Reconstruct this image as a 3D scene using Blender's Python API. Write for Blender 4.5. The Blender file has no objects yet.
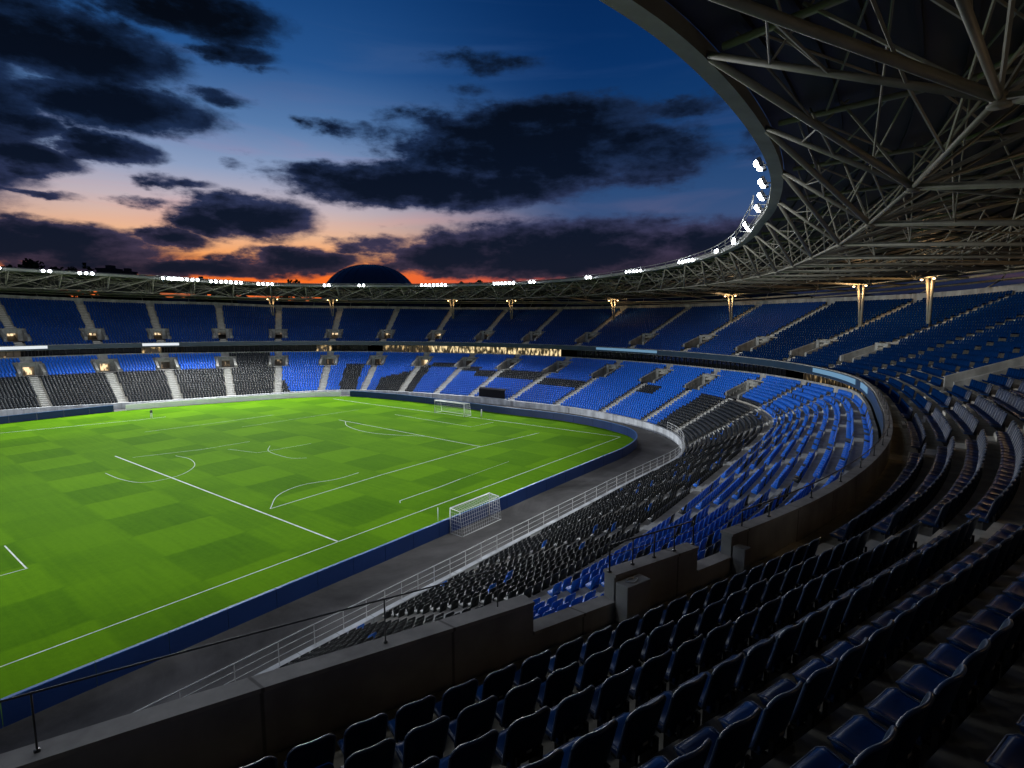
import bpy, bmesh, math, random
import numpy as np
from mathutils import Vector, Matrix
random.seed(7); rng = np.random.default_rng(7)
D = bpy.data
COL = bpy.context.scene.collection
R = math.radians

# ------------------------------------------------------------------ helpers
def link(o):
    COL.objects.link(o); return o

def tag(o, label=None, cat=None, group=None, kind=None):
    if label: o['label'] = label
    if cat: o['category'] = cat
    if group: o['group'] = group
    if kind: o['kind'] = kind
    return o

def empty(name, loc=(0, 0, 0), rz=0.0):
    o = D.objects.new(name, None); o.location = loc; o.rotation_euler = (0, 0, rz)
    o.empty_display_size = .2
    return link(o)

class MB:
    """collects vertices and faces of one mesh"""
    def __init__(s): s.v = []; s.f = []; s.m = []; s.sm = []
    def add(s, vs, fs, mi=0, smooth=False):
        b = len(s.v); s.v.extend([tuple(map(float, v)) for v in vs])
        for f in fs: s.f.append([b + i for i in f]); s.m.append(mi); s.sm.append(smooth)
    def quad(s, a, b, c, d, mi=0): s.add([a, b, c, d], [(0, 1, 2, 3)], mi)
    def box(s, c, h, ax=None, mi=0):
        """centre, half sizes, axes (3x3 rows)"""
        c = np.array(c, float); A = np.eye(3) if ax is None else np.array(ax, float)
        vs = [c + A[0]*h[0]*x + A[1]*h[1]*y + A[2]*h[2]*z for z in (-1, 1) for y in (-1, 1) for x in (-1, 1)]
        s.add(vs, [(0, 2, 3, 1), (4, 5, 7, 6), (0, 1, 5, 4), (2, 6, 7, 3), (0, 4, 6, 2), (1, 3, 7, 5)], mi)
    def tube(s, pts, r, n=8, mi=0, closed=False, cap=True):
        P = [np.array(p, float) for p in pts]; m = len(P)
        rr = r if isinstance(r, (list, tuple)) else [r]*m
        rings = []
        for i in range(m):
            if closed: t = P[(i+1) % m] - P[i-1]
            else: t = P[min(i+1, m-1)] - P[max(i-1, 0)]
            t = t/(np.linalg.norm(t) + 1e-12)
            up = np.array([0, 0, 1.]) if abs(t[2]) < .95 else np.array([1., 0, 0])
            a = np.cross(t, up); a /= np.linalg.norm(a); b = np.cross(a, t)
            rings.append([P[i] + rr[i]*(math.cos(2*math.pi*k/n)*a + math.sin(2*math.pi*k/n)*b) for k in range(n)])
        vs = [v for q in rings for v in q]; fs = []
        for i in range(m if closed else m-1):
            j = (i+1) % m
            for k in range(n):
                l = (k+1) % n; fs.append((i*n+k, j*n+k, j*n+l, i*n+l))
        if cap and not closed:
            fs.append(tuple(range(n))); fs.append(tuple(range((m-1)*n + n-1, (m-1)*n-1, -1)))
        s.add(vs, fs, mi, n > 5)
    def sphere(s, c, r, n=10, m=6, mi=0, sc=(1, 1, 1)):
        vs = []; fs = []
        for i in range(m+1):
            ph = math.pi*i/m
            for k in range(n):
                a = 2*math.pi*k/n
                vs.append((c[0]+r*sc[0]*math.sin(ph)*math.cos(a), c[1]+r*sc[1]*math.sin(ph)*math.sin(a), c[2]+r*sc[2]*math.cos(ph)))
        for i in range(m):
            for k in range(n): fs.append((i*n+k, (i+1)*n+k, (i+1)*n+(k+1) % n, i*n+(k+1) % n))
        s.add(vs, fs, mi, True)
    def build(s, name, mats, parent=None):
        me = D.meshes.new(name); me.from_pydata(s.v, [], s.f)
        for m in (mats if isinstance(mats, (list, tuple)) else [mats]): me.materials.append(m)
        if s.f:
            me.polygons.foreach_set('material_index', s.m); me.polygons.foreach_set('use_smooth', s.sm)
        me.update()
        o = link(D.objects.new(name, me))
        if parent is not None: o.parent = parent
        return o

# ------------------------------------------------------------------ materials
def lin(c):
    return tuple(((x/255)/12.92 if x/255 <= .04045 else ((x/255+.055)/1.055)**2.4) for x in c)

def mat(name, col, rough=.6, spec=.5, metal=0.0, var=.25, scale=3.0, bump=0.0, emit=None, estr=0.0, detail=4, coords='Object', coat=0.0):
    m = D.materials.new(name); m.use_nodes = True
    nt = m.node_tree; N = nt.nodes; L = nt.links
    b = N['Principled BSDF']
    b.inputs['Roughness'].default_value = rough; b.inputs['Metallic'].default_value = metal
    b.inputs['Specular IOR Level'].default_value = spec; b.inputs['Coat Weight'].default_value = coat
    b.inputs['Base Color'].default_value = (*col, 1)
    if var or bump:
        tc = N.new('ShaderNodeTexCoord'); no = N.new('ShaderNodeTexNoise')
        no.inputs['Scale'].default_value = scale; no.inputs['Detail'].default_value = detail; no.inputs['Roughness'].default_value = .6
        L.new(tc.outputs[coords], no.inputs['Vector'])
        if var:
            mr = N.new('ShaderNodeMapRange'); mr.inputs[1].default_value = .25; mr.inputs[2].default_value = .75
            mr.inputs[3].default_value = 1-var; mr.inputs[4].default_value = 1+var
            L.new(no.outputs[0], mr.inputs[0])
            mx = N.new('ShaderNodeMix'); mx.data_type = 'RGBA'; mx.blend_type = 'MULTIPLY'; mx.inputs[0].default_value = 1
            mx.inputs[6].default_value = (*col, 1); L.new(mr.outputs[0], mx.inputs[7]); L.new(mx.outputs[2], b.inputs['Base Color'])
        if bump:
            bp = N.new('ShaderNodeBump'); bp.inputs['Strength'].default_value = bump; bp.inputs['Distance'].default_value = .02
            L.new(no.outputs[0], bp.inputs['Height']); L.new(bp.outputs[0], b.inputs['Normal'])
    if emit:
        samp = name in ('floodlight_lens', 'warm_lamp')
        b.inputs['Emission Color'].default_value = (*emit, 1); b.inputs['Emission Strength'].default_value = estr
        m.cycles.emission_sampling = 'FRONT' if samp else 'NONE'
    return m

M = {}
M['terrace'] = mat('concrete_terrace', (.40, .375, .33), .85, .3, var=.35, scale=1.2, bump=.3)
M['terrace_up'] = mat('concrete_upper', (.34, .31, .255), .85, .3, var=.4, scale=1.5, bump=.3)
M['stair'] = mat('concrete_stair', (.58, .57, .53), .85, .3, var=.25, scale=2)
M['stair_up'] = mat('concrete_stair_light', (.58, .55, .47), .85, .3, var=.25, scale=2)
M['wall'] = mat('concrete_wall', (.34, .335, .32), .9, .3, var=.3, scale=.9, bump=.25)
M['coping'] = mat('concrete_coping', (.38, .36, .33), .8, .3, var=.25, scale=2.5)
M['vom'] = mat('vomitory_concrete', (.36, .35, .32), .85, .3, var=.3, scale=1.4, bump=.2)
M['frontwall'] = mat('painted_front_wall', (.62, .64, .66), .7, .3, var=.2, scale=.6)
M['whiteboard'] = mat('white_board', (.88, .85, .87), .6, .3, var=.08, scale=.3)
M['fascia'] = mat('dark_blue_fascia', (.02, .045, .075), .3, .5, var=.2, scale=.5)
M['fascia_lit'] = mat('led_fascia_white', (.3, .3, .3), .4, emit=(.9, .95, 1.), estr=.75, var=0)
M['fascia_blue'] = mat('led_fascia_blue', (.05, .1, .15), .4, emit=(.25, .5, .75), estr=.45, var=0)
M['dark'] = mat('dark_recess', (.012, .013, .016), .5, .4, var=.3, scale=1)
M['steel'] = mat('painted_steel', (.27, .25, .20), .5, .5, var=.22, scale=1.3)
M['ringsteel'] = mat('ring_beam_paint', (.27, .265, .24), .55, .4, var=.2, scale=.8)
M['galv'] = mat('galvanised_rail', (.55, .56, .57), .35, .5, metal=.6, var=.2, scale=3)
M['darkrail'] = mat('dark_rail', (.06, .06, .062), .4, .5, metal=.3, var=.2, scale=3)
M['chalk'] = mat('chalk_line', (.62, .68, .58), .9, .2, var=.35, scale=1.3)
M['whitepaint'] = mat('white_paint', (.8, .8, .78), .5, .4, var=.06, scale=2)
M['board'] = mat('blue_perimeter_board', (.004, .022, .10), .45, .4, var=.2, scale=.25)
M['boardcap'] = mat('board_cap', (.03, .12, .35), .4, .4, var=.1, scale=.5)
M['lamp'] = mat('floodlight_lens', (.9, .9, .9), .3, emit=(.86, .93, 1.), estr=60, var=0)
M['warmlamp'] = mat('warm_lamp', (.9, .8, .6), .3, emit=(1., .62, .25), estr=14, var=0)
M['housing'] = mat('lamp_housing', (.12, .12, .125), .5, .4, var=.1, scale=2)
M['doorlit'] = None
M['hill'] = mat('far_hill', (.014, .017, .02), .95, .1, var=.3, scale=.02)
M['leaf'] = mat('tree_leaves', (.012, .018, .012), .9, .1, var=.4, scale=.4)
M['bark'] = mat('tree_bark', (.02, .016, .012), .9, .1, var=.3, scale=1)
M['dome'] = mat('dome_cladding', (.03, .045, .07), .45, .5, var=.15, scale=.05)
M['tower'] = mat('far_building', (.02, .021, .026), .8, .2, var=.3, scale=.05)
M['cloth_d'] = mat('dark_cloth', (.02, .02, .025), .9, .1, var=.1)
M['skin'] = mat('skin', (.4, .24, .17), .6, .3, var=.05)

def weather(m, period=2.4):
    nt = m.node_tree; N = nt.nodes; L = nt.links; b = N['Principled BSDF']
    src = b.inputs['Base Color'].links[0].from_socket
    tc = N.new('ShaderNodeTexCoord'); mp = N.new('ShaderNodeMapping'); mp.inputs['Scale'].default_value = (.55, .55, .12); L.new(tc.outputs['Object'], mp.inputs[0])
    n1 = N.new('ShaderNodeTexNoise'); n1.inputs['Scale'].default_value = 1.3; n1.inputs['Detail'].default_value = 6; L.new(mp.outputs[0], n1.inputs['Vector'])
    r1 = N.new('ShaderNodeMapRange'); r1.inputs[1].default_value = .38; r1.inputs[2].default_value = .62; r1.inputs[3].default_value = .72; r1.inputs[4].default_value = 1.12; L.new(n1.outputs[0], r1.inputs[0])
    sp = N.new('ShaderNodeSeparateXYZ'); L.new(tc.outputs['Object'], sp.inputs[0])
    md = N.new('ShaderNodeMath'); md.operation = 'PINGPONG'; md.inputs[1].default_value = period/2; L.new(sp.outputs[0], md.inputs[0])
    gt = N.new('ShaderNodeMapRange'); gt.inputs[1].default_value = .012; gt.inputs[2].default_value = .028; gt.inputs[3].default_value = .45; gt.inputs[4].default_value = 1; L.new(md.outputs[0], gt.inputs[0])
    mu = N.new('ShaderNodeMath'); mu.operation = 'MULTIPLY'; L.new(r1.outputs[0], mu.inputs[0]); L.new(gt.outputs[0], mu.inputs[1])
    mx = N.new('ShaderNodeMix'); mx.data_type = 'RGBA'; mx.blend_type = 'MULTIPLY'; mx.inputs[0].default_value = 1; L.new(src, mx.inputs[6]); L.new(mu.outputs[0], mx.inputs[7]); L.new(mx.outputs[2], b.inputs['Base Color'])
for k_ in ('wall', 'coping', 'frontwall', 'vom'): weather(M[k_])

def lit_mat(name, col, strength, scale, contrast=(.35, .65)):
    """interior seen through glass: warm light broken by furniture and people"""
    m = mat(name, (.03, .025, .02), .3, var=0)
    nt = m.node_tree; N = nt.nodes; L = nt.links; b = N['Principled BSDF']
    tc = N.new('ShaderNodeTexCoord'); mp = N.new('ShaderNodeMapping'); mp.inputs['Scale'].default_value = (1, 1, .45)
    no = N.new('ShaderNodeTexNoise'); no.inputs['Scale'].default_value = scale; no.inputs['Detail'].default_value = 3
    mr = N.new('ShaderNodeMapRange'); mr.interpolation_type = 'SMOOTHSTEP'
    mr.inputs[1].default_value = contrast[0]; mr.inputs[2].default_value = contrast[1]; mr.inputs[3].default_value = .03*strength; mr.inputs[4].default_value = strength
    L.new(tc.outputs['Object'], mp.inputs[0]); L.new(mp.outputs[0], no.inputs['Vector']); L.new(no.outputs[0], mr.inputs[0])
    b.inputs['Emission Color'].default_value = (*col, 1); L.new(mr.outputs[0], b.inputs['Emission Strength'])
    m.cycles.emission_sampling = 'NONE'
    return m
M['lounge_bright'] = lit_mat('lounge_glass_bright', (1, .76, .40), 1.25, 1.5, (.42, .66))
M['lounge_dim'] = lit_mat('lounge_glass_dim', (1, .66, .28), .8, 1.3, (.52, .72))
M['lounge_dark'] = mat('lounge_glass_dark', (.008, .009, .011), .12, .5, var=.3, scale=.8)
M['doorlit'] = lit_mat('doorway_light', (1, .72, .4), 1.5, 1.6, (.42, .62))
M['doordim'] = lit_mat('doorway_dim', (1, .7, .42), .35, 1.6, (.5, .7))

def grass_mat():
    m = mat('mown_grass', (.05, .15, .01), .95, .03, var=0)
    nt = m.node_tree; N = nt.nodes; L = nt.links; b = N['Principled BSDF']
    tc = N.new('ShaderNodeTexCoord'); sp = N.new('ShaderNodeSeparateXYZ'); L.new(tc.outputs['Object'], sp.inputs[0])
    wob = N.new('ShaderNodeTexNoise'); wob.inputs['Scale'].default_value = .35; wob.inputs['Detail'].default_value = 2; L.new(tc.outputs['Object'], wob.inputs['Vector'])
    def mth(op, a, bb=None, c=None):
        n = N.new('ShaderNodeMath'); n.operation = op
        for i, x in enumerate((a, bb, c)):
            if x is None: continue
            if isinstance(x, (int, float)): n.inputs[i].default_value = x
            else: L.new(x, n.inputs[i])
        return n.outputs[0]
    def band(src, per, off):
        w = mth('MULTIPLY_ADD', wob.outputs[0], .5, src)
        s = mth('SINE', mth('MULTIPLY', mth('ADD', w, off), 2*math.pi/per))
        r = N.new('ShaderNodeMapRange'); r.inputs[1].default_value = -.1; r.inputs[2].default_value = .1; L.new(s, r.inputs[0])
        return r.outputs[0]
    bx = band(sp.outputs[0], 13.1, 3.5); by = band(sp.outputs[1], 13.4, 1.0)
    # checker of two mowing directions
    x = mth('ABSOLUTE', mth('SUBTRACT', bx, by))
    val = mth('ADD', mth('MULTIPLY', x, .62), mth('MULTIPLY', by, .38))
    n1 = N.new('ShaderNodeTexNoise'); n1.inputs['Scale'].default_value = .10; n1.inputs['Detail'].default_value = 7; L.new(tc.outputs['Object'], n1.inputs['Vector'])
    n2 = N.new('ShaderNodeTexNoise'); n2.inputs['Scale'].default_value = 2.2; n2.inputs['Detail'].default_value = 6; n2.inputs['Roughness'].default_value = .75; L.new(tc.outputs['Object'], n2.inputs['Vector'])
    v2 = mth('ADD', mth('ADD', mth('MULTIPLY', val, .28), mth('MULTIPLY', n1.outputs[0], .55)), mth('MULTIPLY', n2.outputs[0], .42))
    gm = N.new('ShaderNodeMapping'); gm.inputs['Scale'].default_value = (2.4, .12, 1); L.new(tc.outputs['Object'], gm.inputs[0])
    gn = N.new('ShaderNodeTexNoise'); gn.inputs['Scale'].default_value = 1.; gn.inputs['Detail'].default_value = 4; L.new(gm.outputs[0], gn.inputs['Vector'])
    v2 = mth('ADD', v2, mth('MULTIPLY', mth('SUBTRACT', gn.outputs[0], .5), .3))
    cr = N.new('ShaderNodeValToRGB'); e = cr.color_ramp.elements
    e[0].position = .15; e[0].color = (.030, .105, .0005, 1); e[1].position = 1.0; e[1].color = (.120, .275, .002, 1)
    L.new(v2, cr.inputs[0]); L.new(cr.outputs[0], b.inputs['Base Color'])
    bp = N.new('ShaderNodeBump'); bp.inputs['Strength'].default_value = .35; bp.inputs['Distance'].default_value = .03
    n3 = N.new('ShaderNodeTexNoise'); n3.inputs['Scale'].default_value = 9; n3.inputs['Detail'].default_value = 5; L.new(tc.outputs['Object'], n3.inputs['Vector'])
    L.new(n3.outputs[0], bp.inputs['Height']); L.new(bp.outputs[0], b.inputs['Normal'])
    return m
M['grass'] = grass_mat()
M['track'] = mat('grey_track', (.125, .118, .112), .85, .3, var=.3, scale=.25, bump=.2, detail=8)
_m = M['track']; _N = _m.node_tree.nodes; _L = _m.node_tree.links; _b = _N['Principled BSDF']; _src = _b.inputs['Base Color'].links[0].from_socket
_tc = _N.new('ShaderNodeTexCoord'); _vo = _N.new('ShaderNodeTexNoise'); _vo.inputs['Scale'].default_value = .06; _vo.inputs['Detail'].default_value = 9; _vo.inputs['Roughness'].default_value = .7; _vo.inputs['Distortion'].default_value = 1.5; _L.new(_tc.outputs['Object'], _vo.inputs['Vector'])
_r = _N.new('ShaderNodeMapRange'); _r.inputs[1].default_value = .35; _r.inputs[2].default_value = .68; _r.inputs[3].default_value = .55; _r.inputs[4].default_value = 1.5; _L.new(_vo.outputs[0], _r.inputs[0])
_x = _N.new('ShaderNodeMix'); _x.data_type = 'RGBA'; _x.blend_type = 'MULTIPLY'; _x.inputs[0].default_value = 1; _L.new(_src, _x.inputs[6]); _L.new(_r.outputs[0], _x.inputs[7]); _L.new(_x.outputs[2], _b.inputs['Base Color'])
M['earth'] = mat('dark_ground', (.03, .03, .03), .95, .1, var=.3, scale=.05)

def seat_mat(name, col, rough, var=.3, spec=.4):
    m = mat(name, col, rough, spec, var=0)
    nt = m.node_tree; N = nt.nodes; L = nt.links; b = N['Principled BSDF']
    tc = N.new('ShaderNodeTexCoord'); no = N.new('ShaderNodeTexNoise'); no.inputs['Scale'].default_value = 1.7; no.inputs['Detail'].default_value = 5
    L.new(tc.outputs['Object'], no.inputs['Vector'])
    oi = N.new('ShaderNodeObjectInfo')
    ad = N.new('ShaderNodeMath'); ad.operation = 'ADD'; n4 = N.new('ShaderNodeTexNoise'); n4.inputs['Scale'].default_value = .07; n4.inputs['Detail'].default_value = 3; L.new(tc.outputs['Object'], n4.inputs['Vector'])  # broad mottling darkens zones like shaded rows, put into the seat colour
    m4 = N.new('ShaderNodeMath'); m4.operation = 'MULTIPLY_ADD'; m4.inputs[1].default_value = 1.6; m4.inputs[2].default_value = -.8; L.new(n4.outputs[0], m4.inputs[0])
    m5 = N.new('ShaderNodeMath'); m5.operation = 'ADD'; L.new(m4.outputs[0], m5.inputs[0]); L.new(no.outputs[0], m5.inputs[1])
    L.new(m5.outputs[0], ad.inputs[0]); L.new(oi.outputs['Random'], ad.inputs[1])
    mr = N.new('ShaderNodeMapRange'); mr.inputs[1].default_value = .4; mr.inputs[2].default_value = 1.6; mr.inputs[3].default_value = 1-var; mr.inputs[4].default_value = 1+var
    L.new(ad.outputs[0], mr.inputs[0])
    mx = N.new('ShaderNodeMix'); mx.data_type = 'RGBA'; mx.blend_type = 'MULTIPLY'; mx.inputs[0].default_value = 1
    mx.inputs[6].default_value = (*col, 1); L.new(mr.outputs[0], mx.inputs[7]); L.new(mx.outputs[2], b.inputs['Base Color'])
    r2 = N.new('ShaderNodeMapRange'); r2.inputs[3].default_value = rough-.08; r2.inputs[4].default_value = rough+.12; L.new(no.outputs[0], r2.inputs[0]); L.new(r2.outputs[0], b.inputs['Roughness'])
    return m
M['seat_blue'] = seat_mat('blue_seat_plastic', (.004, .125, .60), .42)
M['seat_dark'] = seat_mat('charcoal_seat_plastic', (.011, .014, .018), .42)
M['seat_shaded'] = seat_mat('shaded_blue_seat_plastic', (.003, .017, .058), .48, .35, .15)  # same blue plastic, darkened to paint in the near stand's shade
M['seat_pan'] = seat_mat('seat_pan_plastic', (.005, .055, .20), .3, .65, .45)
M['plate'] = mat('number_plate', (.35, .36, .37), .5, .4, var=.1)
M['seat_shaded_far'] = seat_mat('shaded_blue_seat_plastic_far', (.002, .019, .078), .88, .35, .0)  # same blue seats, low light of the near upper tier painted in
M['seat_half_shaded'] = seat_mat('dimmed_blue_seat_plastic', (.002, .040, .19), .55, .35, .2)  # same blue seats with the far upper tier's dimness painted in
M['seat_rim'] = seat_mat('seat_edge_highlight', (.035, .06, .12), .3, .35, .6)  # pale edge colour painted as a highlight along the seat rims
M['bracket'] = mat('seat_bracket', (.03, .03, .032), .5, .4, metal=.4, var=.1)

# ------------------------------------------------------------------ plan of the stadium
def per(tab):
    t = sorted(tab); a = np.array([x[0] for x in t], float); v = np.array([x[1] for x in t], float)
    A = np.concatenate([a[-3:]-360, a, a[:3]+360]); V = np.concatenate([v[-3:], v, v[:3]]); m = np.gradient(V, A)
    def f(th):
        th = np.asarray(th, float) % 360
        i = np.clip(np.searchsorted(A, th, side='right')-1, 0, len(A)-2)
        h = A[i+1]-A[i]; s = (th-A[i])/h
        return (2*s**3-3*s*s+1)*V[i]+(s**3-2*s*s+s)*h*m[i]+(3*s*s-2*s**3)*V[i+1]+(s**3-s*s)*h*m[i+1]
    return f
par_r = per([(249, 73.8), (254.5, 73.8), (262, 74.3), (269, 74.4), (276, 74.4), (282, 74.8), (290, 76.5), (300, 80), (308, 83), (320, 87), (330, 88.5), (345, 90), (0, 91), (15, 91), (30, 90), (45, 88), (60, 85), (75, 82.5), (90, 81), (105, 82), (120, 85), (135, 88), (150, 90), (165, 91), (180, 91), (195, 90), (210, 86.5), (225, 80.5), (238, 76)])
par_h = per([(249, 14.75), (258, 14.4), (266, 14.15), (272, 14.0), (280, 13.8), (287, 13.5), (300, 12.95), (311, 12.6), (336, 12.35), (0, 12.3), (33, 12.5), (55, 12.8), (75, 13), (90, 13.1), (120, 13.2), (180, 13.4), (220, 14.2), (240, 14.7)])
rim_h = per([(87, 23.4), (79, 23.0), (70, 22.6), (61, 22.4), (52, 21.8), (35, 21.5), (25, 21.2), (17, 21.1), (7, 21.05), (349, 21.25), (341, 21.4), (333, 21.6), (318, 21.7), (308, 22.3), (295, 22.9), (280, 23.6), (265, 24), (250, 24.1), (230, 24), (180, 23), (120, 23.5)])
low_h = per([(90, 10), (78, 9.9), (60, 9.4), (41, 9.1), (24, 8.8), (8, 8.8), (345, 8.9), (330, 9.2), (315, 9.8), (300, 10.8), (287, 11.9), (270, 12.6), (250, 12.2), (230, 12), (180, 10.5), (130, 10)])
wall_r = per([(93, 68), (85, 64.5), (74, 61), (63, 60.8), (52, 63.6), (44, 67), (36, 69.3), (25, 68.4), (16, 67.4), (357, 67.3), (345, 69.6), (336, 71), (327, 71.6), (321, 70.8), (315, 68.4), (309, 64.6), (304, 60.5), (297, 56.1), (288, 52.6), (279, 50.6), (270, 50), (261, 50.6), (254, 52), (247, 54.4), (240, 57.6), (231, 63.5), (224, 68.4), (219, 70.6), (213, 71.6), (204, 71), (195, 69.5), (180, 67.3), (164, 67.4), (155, 68.4), (144, 69.3), (136, 67), (128, 64), (117, 63), (106, 65)])
board_r = per([(95, 57.6), (85, 57.4), (76, 58.2), (64, 59.2), (52, 61.8), (44, 64.8), (36, 66.6), (24, 63.3), (12, 60.3), (350, 59.7), (341, 62.8), (330, 65.5), (325, 65.8), (320, 63.8), (315, 60), (310, 55.5), (305, 51.9), (298, 48.1), (288, 44.7), (279, 43), (270, 42.5), (261, 43), (252, 44.7), (242, 48.1), (235, 51.9), (230, 55.5), (225, 60), (220, 63.8), (215, 65.8), (210, 65.5), (199, 62.8), (190, 59.7), (180, 59.5), (168, 60.3), (150, 63), (138, 64), (125, 62), (110, 58.5)])
ring_h = per([(245, 27.5), (260, 27.4), (275, 27.4), (290, 27.45), (310, 27.7), (320, 27.9), (330, 27.95), (341, 28.0), (352, 27.95), (5, 27.75), (20, 27.7), (36, 27.7), (54, 27.75), (63, 28.15), (72, 28.55), (90, 28.85), (140, 28.5), (200, 28)])
ring_o = per([(245, -4.0), (255, -4.15), (260, -4.6), (265, -5.25), (270, -5.8), (275, -6.2), (280, -6.8), (285, -7.8), (292, -9.7), (300, -11.4), (310, -12.8), (320, -13.0), (330, -11.2), (341, -8.6), (352, -5.2), (5, -3.6), (20, -3), (36, -3), (54, -4), (72, -5), (90, -5.2), (120, -5), (180, -5), (230, -4.8)])
node_o = per([(240, 8), (258, 8), (264, 7.8), (270, 6.1), (277, 5), (285, 4.6), (294, 4.3), (320, 4.6), (350, 5), (60, 5), (180, 5.5), (220, 7)])
head_h = per([(240, 22.7), (270, 22.7), (290, 23.2), (305, 24.1), (313, 24.4), (321, 24.3), (338, 24.0), (356, 23.9), (14, 24.4), (43, 24.8), (60, 25), (90, 25.8), (180, 25), (220, 23.5)])
out_h = per([(87, 26.6), (73, 26.2), (56, 25.8), (37, 25.2), (16, 24.9), (356, 24.2), (338, 24.2), (326, 24.8), (316, 25.4), (311, 25.6), (290, 25.8), (265, 26), (220, 26), (180, 25.6), (130, 26)])

def curve(rf, th):
    r = rf(th); a = np.radians(th); return np.stack([r*np.cos(a), r*np.sin(a)], -1)
# even arc-length stations on the parapet curve
th0 = np.linspace(0, 360, 7201); c0 = curve(par_r, th0)
s0 = np.concatenate([[0], np.cumsum(np.linalg.norm(np.diff(c0, axis=0), axis=1))])
STEP = .6; NS = int(round(s0[-1]/STEP)); ds = s0[-1]/NS
TH = np.interp(np.arange(NS)*ds, s0, th0)
P = curve(par_r, TH)
tan = np.roll(P, -6, 0)-np.roll(P, 6, 0); tan /= np.linalg.norm(tan, axis=1, keepdims=True)
nor = np.stack([tan[:, 1], -tan[:, 0]], -1)
for _ in range(40):                       # smooth the outward directions
    nor = (np.roll(nor, 1, 0)+nor*2+np.roll(nor, -1, 0)); nor /= np.linalg.norm(nor, axis=1, keepdims=True)
HP = par_h(TH); HR = rim_h(TH); HL = low_h(TH); HL = np.where(np.abs((TH-275+180) % 360-180) < 26, np.maximum(HL, HP-1.95), HL)
for _ in range(60): HL = (np.roll(HL, 1)+2*HL+np.roll(HL, -1))/4
def idx(theta): return int(np.argmin(np.abs((TH-theta+180) % 360-180)))
# wall: march inwards from the parapet along the normal until it meets the wall curve
dd = np.arange(5, 40, .05)
Wd = np.zeros(NS)
for i in range(NS):
    q = P[i]-np.outer(dd, nor[i]); rr = np.hypot(q[:, 0], q[:, 1]); aa = np.degrees(np.arctan2(q[:, 1], q[:, 0]))
    Wd[i] = dd[np.argmax(rr < wall_r(aa))]
for _ in range(30): Wd = (np.roll(Wd, 1)+2*Wd+np.roll(Wd, -1))/4
Wp = P-nor*Wd[:, None]

CAM = np.array([-27., -76., 19.])
YAW = R(37.6); FWD = np.array([math.cos(YAW), math.sin(YAW)]); RGT = np.array([math.sin(YAW), -math.cos(YAW)])
TAU = math.atan((384-318)/555.)
def project(p):
    p = np.asarray(p, float); q = p-CAM
    f = q[..., 0]*FWD[0]+q[..., 1]*FWD[1]; r = q[..., 0]*RGT[0]+q[..., 1]*RGT[1]; u = q[..., 2]
    z = f*math.cos(TAU)-u*math.sin(TAU); y = u*math.cos(TAU)+f*math.sin(TAU)
    zz = np.where(z > .05, z, .05)
    return 512+555*r/zz, 384-555*y/zz, z
def P3(p, z): return np.array([p[0], p[1], z])

AISLES = [87.3, 78, 69, 60, 51, 42, 33.3, 24.7, 16, 7, 357.2, 347.5, 338, 329, 320.5, 312, 304, 297.5, 291, 285, 278, 271, 260.2, 248.5, 236.5, 226.5, 217, 208, 199, 190, 181, 172, 163, 154, 145, 136, 127, 117, 107, 97]
AI = sorted(idx(a) for a in AISLES)
NB = len(AI)
def in_view_idx(i, off=0, z=15, m=260):
    x, y, d = project(P3(P[i]+nor[i]*off, z)); return d > .5 and -m < x < 1024+m

# ------------------------------------------------------------------ tiers
class Tier: pass
LO = Tier(); LO.n = 26
LO.A = Wp + nor*.34; LOFF = np.interp(np.abs((TH-275+180) % 360-180), [26, 42], [.45, 1.5]); LO.B = P-nor*LOFF[:, None]
LO.frac = np.concatenate([np.linspace(0, 1, LO.n+1)])
LO.f0 = np.full(NS, .85); LO.rise = (HL-LO.f0)/(LO.n)
UP = Tier(); UP.n = 27
UP.A = P+nor*.25; UP.B = P+nor*23.6
t_up = np.concatenate([[.25], 1.43+.84*np.arange(27)]); UP.frac = (t_up-.25)/(23.35)
UP.f0 = HP-.9; UP.rise = (HR-UP.f0)/UP.n
def tpt(T, i, k):
    i = i % NS; f = T.frac[k] if isinstance(k, (int, np.integer)) else np.interp(k, np.arange(T.n+1), T.frac)
    return T.A[i]+(T.B[i]-T.A[i])*f
def tz(T, i, k): return T.f0[i % NS]+T.rise[i % NS]*k     # floor height of row index k (0-based)
LO.v0, LO.v1 = 17, 23      # vomitory rows
UP.v0, UP.v1 = 4, 9
VW = 3                     # half width in cells (1.8 m)
lo_vom = [i for i in AI if not (243 < TH[i] < 316)]
up_vom = [i for i in AI if not (240 < TH[i] < 311) or abs(TH[i]-285) < 1]
LO.vom = set(lo_vom); UP.vom = set(up_vom)

def hole(T, i, k):
    if not (T.v0 <= k < T.v1): return False
    for v in T.vom:
        if -VW <= ((i-v+NS//2) % NS)-NS//2 < VW: return True
    return False

def terrace(T, name, matl, parent):
    vs = []; fs = []; K = T.n
    hm = np.zeros((NS, K), bool)
    for v in T.vom:
        for a in range(-VW, VW): hm[(v+a) % NS, T.v0:T.v1] = True
    for i in range(NS):
        for k in range(K+1):
            p = tpt(T, i, k); zl = tz(T, i, k-1) if k > 0 else tz(T, i, 0); zu = tz(T, i, min(k, K-1))
            vs.append((p[0], p[1], zl)); vs.append((p[0], p[1], zu))
    w = 2*(K+1)
    for i in range(NS):
        a = i*w; b = ((i+1) % NS)*w
        for k in range(K):
            if hm[i, k]: continue
            fs.append((a+2*k+1, a+2*(k+1), b+2*(k+1), b+2*k+1))
            if k > 0: fs.append((a+2*k, a+2*k+1, b+2*k+1, b+2*k))
    me = D.meshes.new(name); me.from_pydata(vs, [], fs); me.materials.append(matl)
    o = link(D.objects.new(name, me)); o.parent = parent; return o

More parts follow.
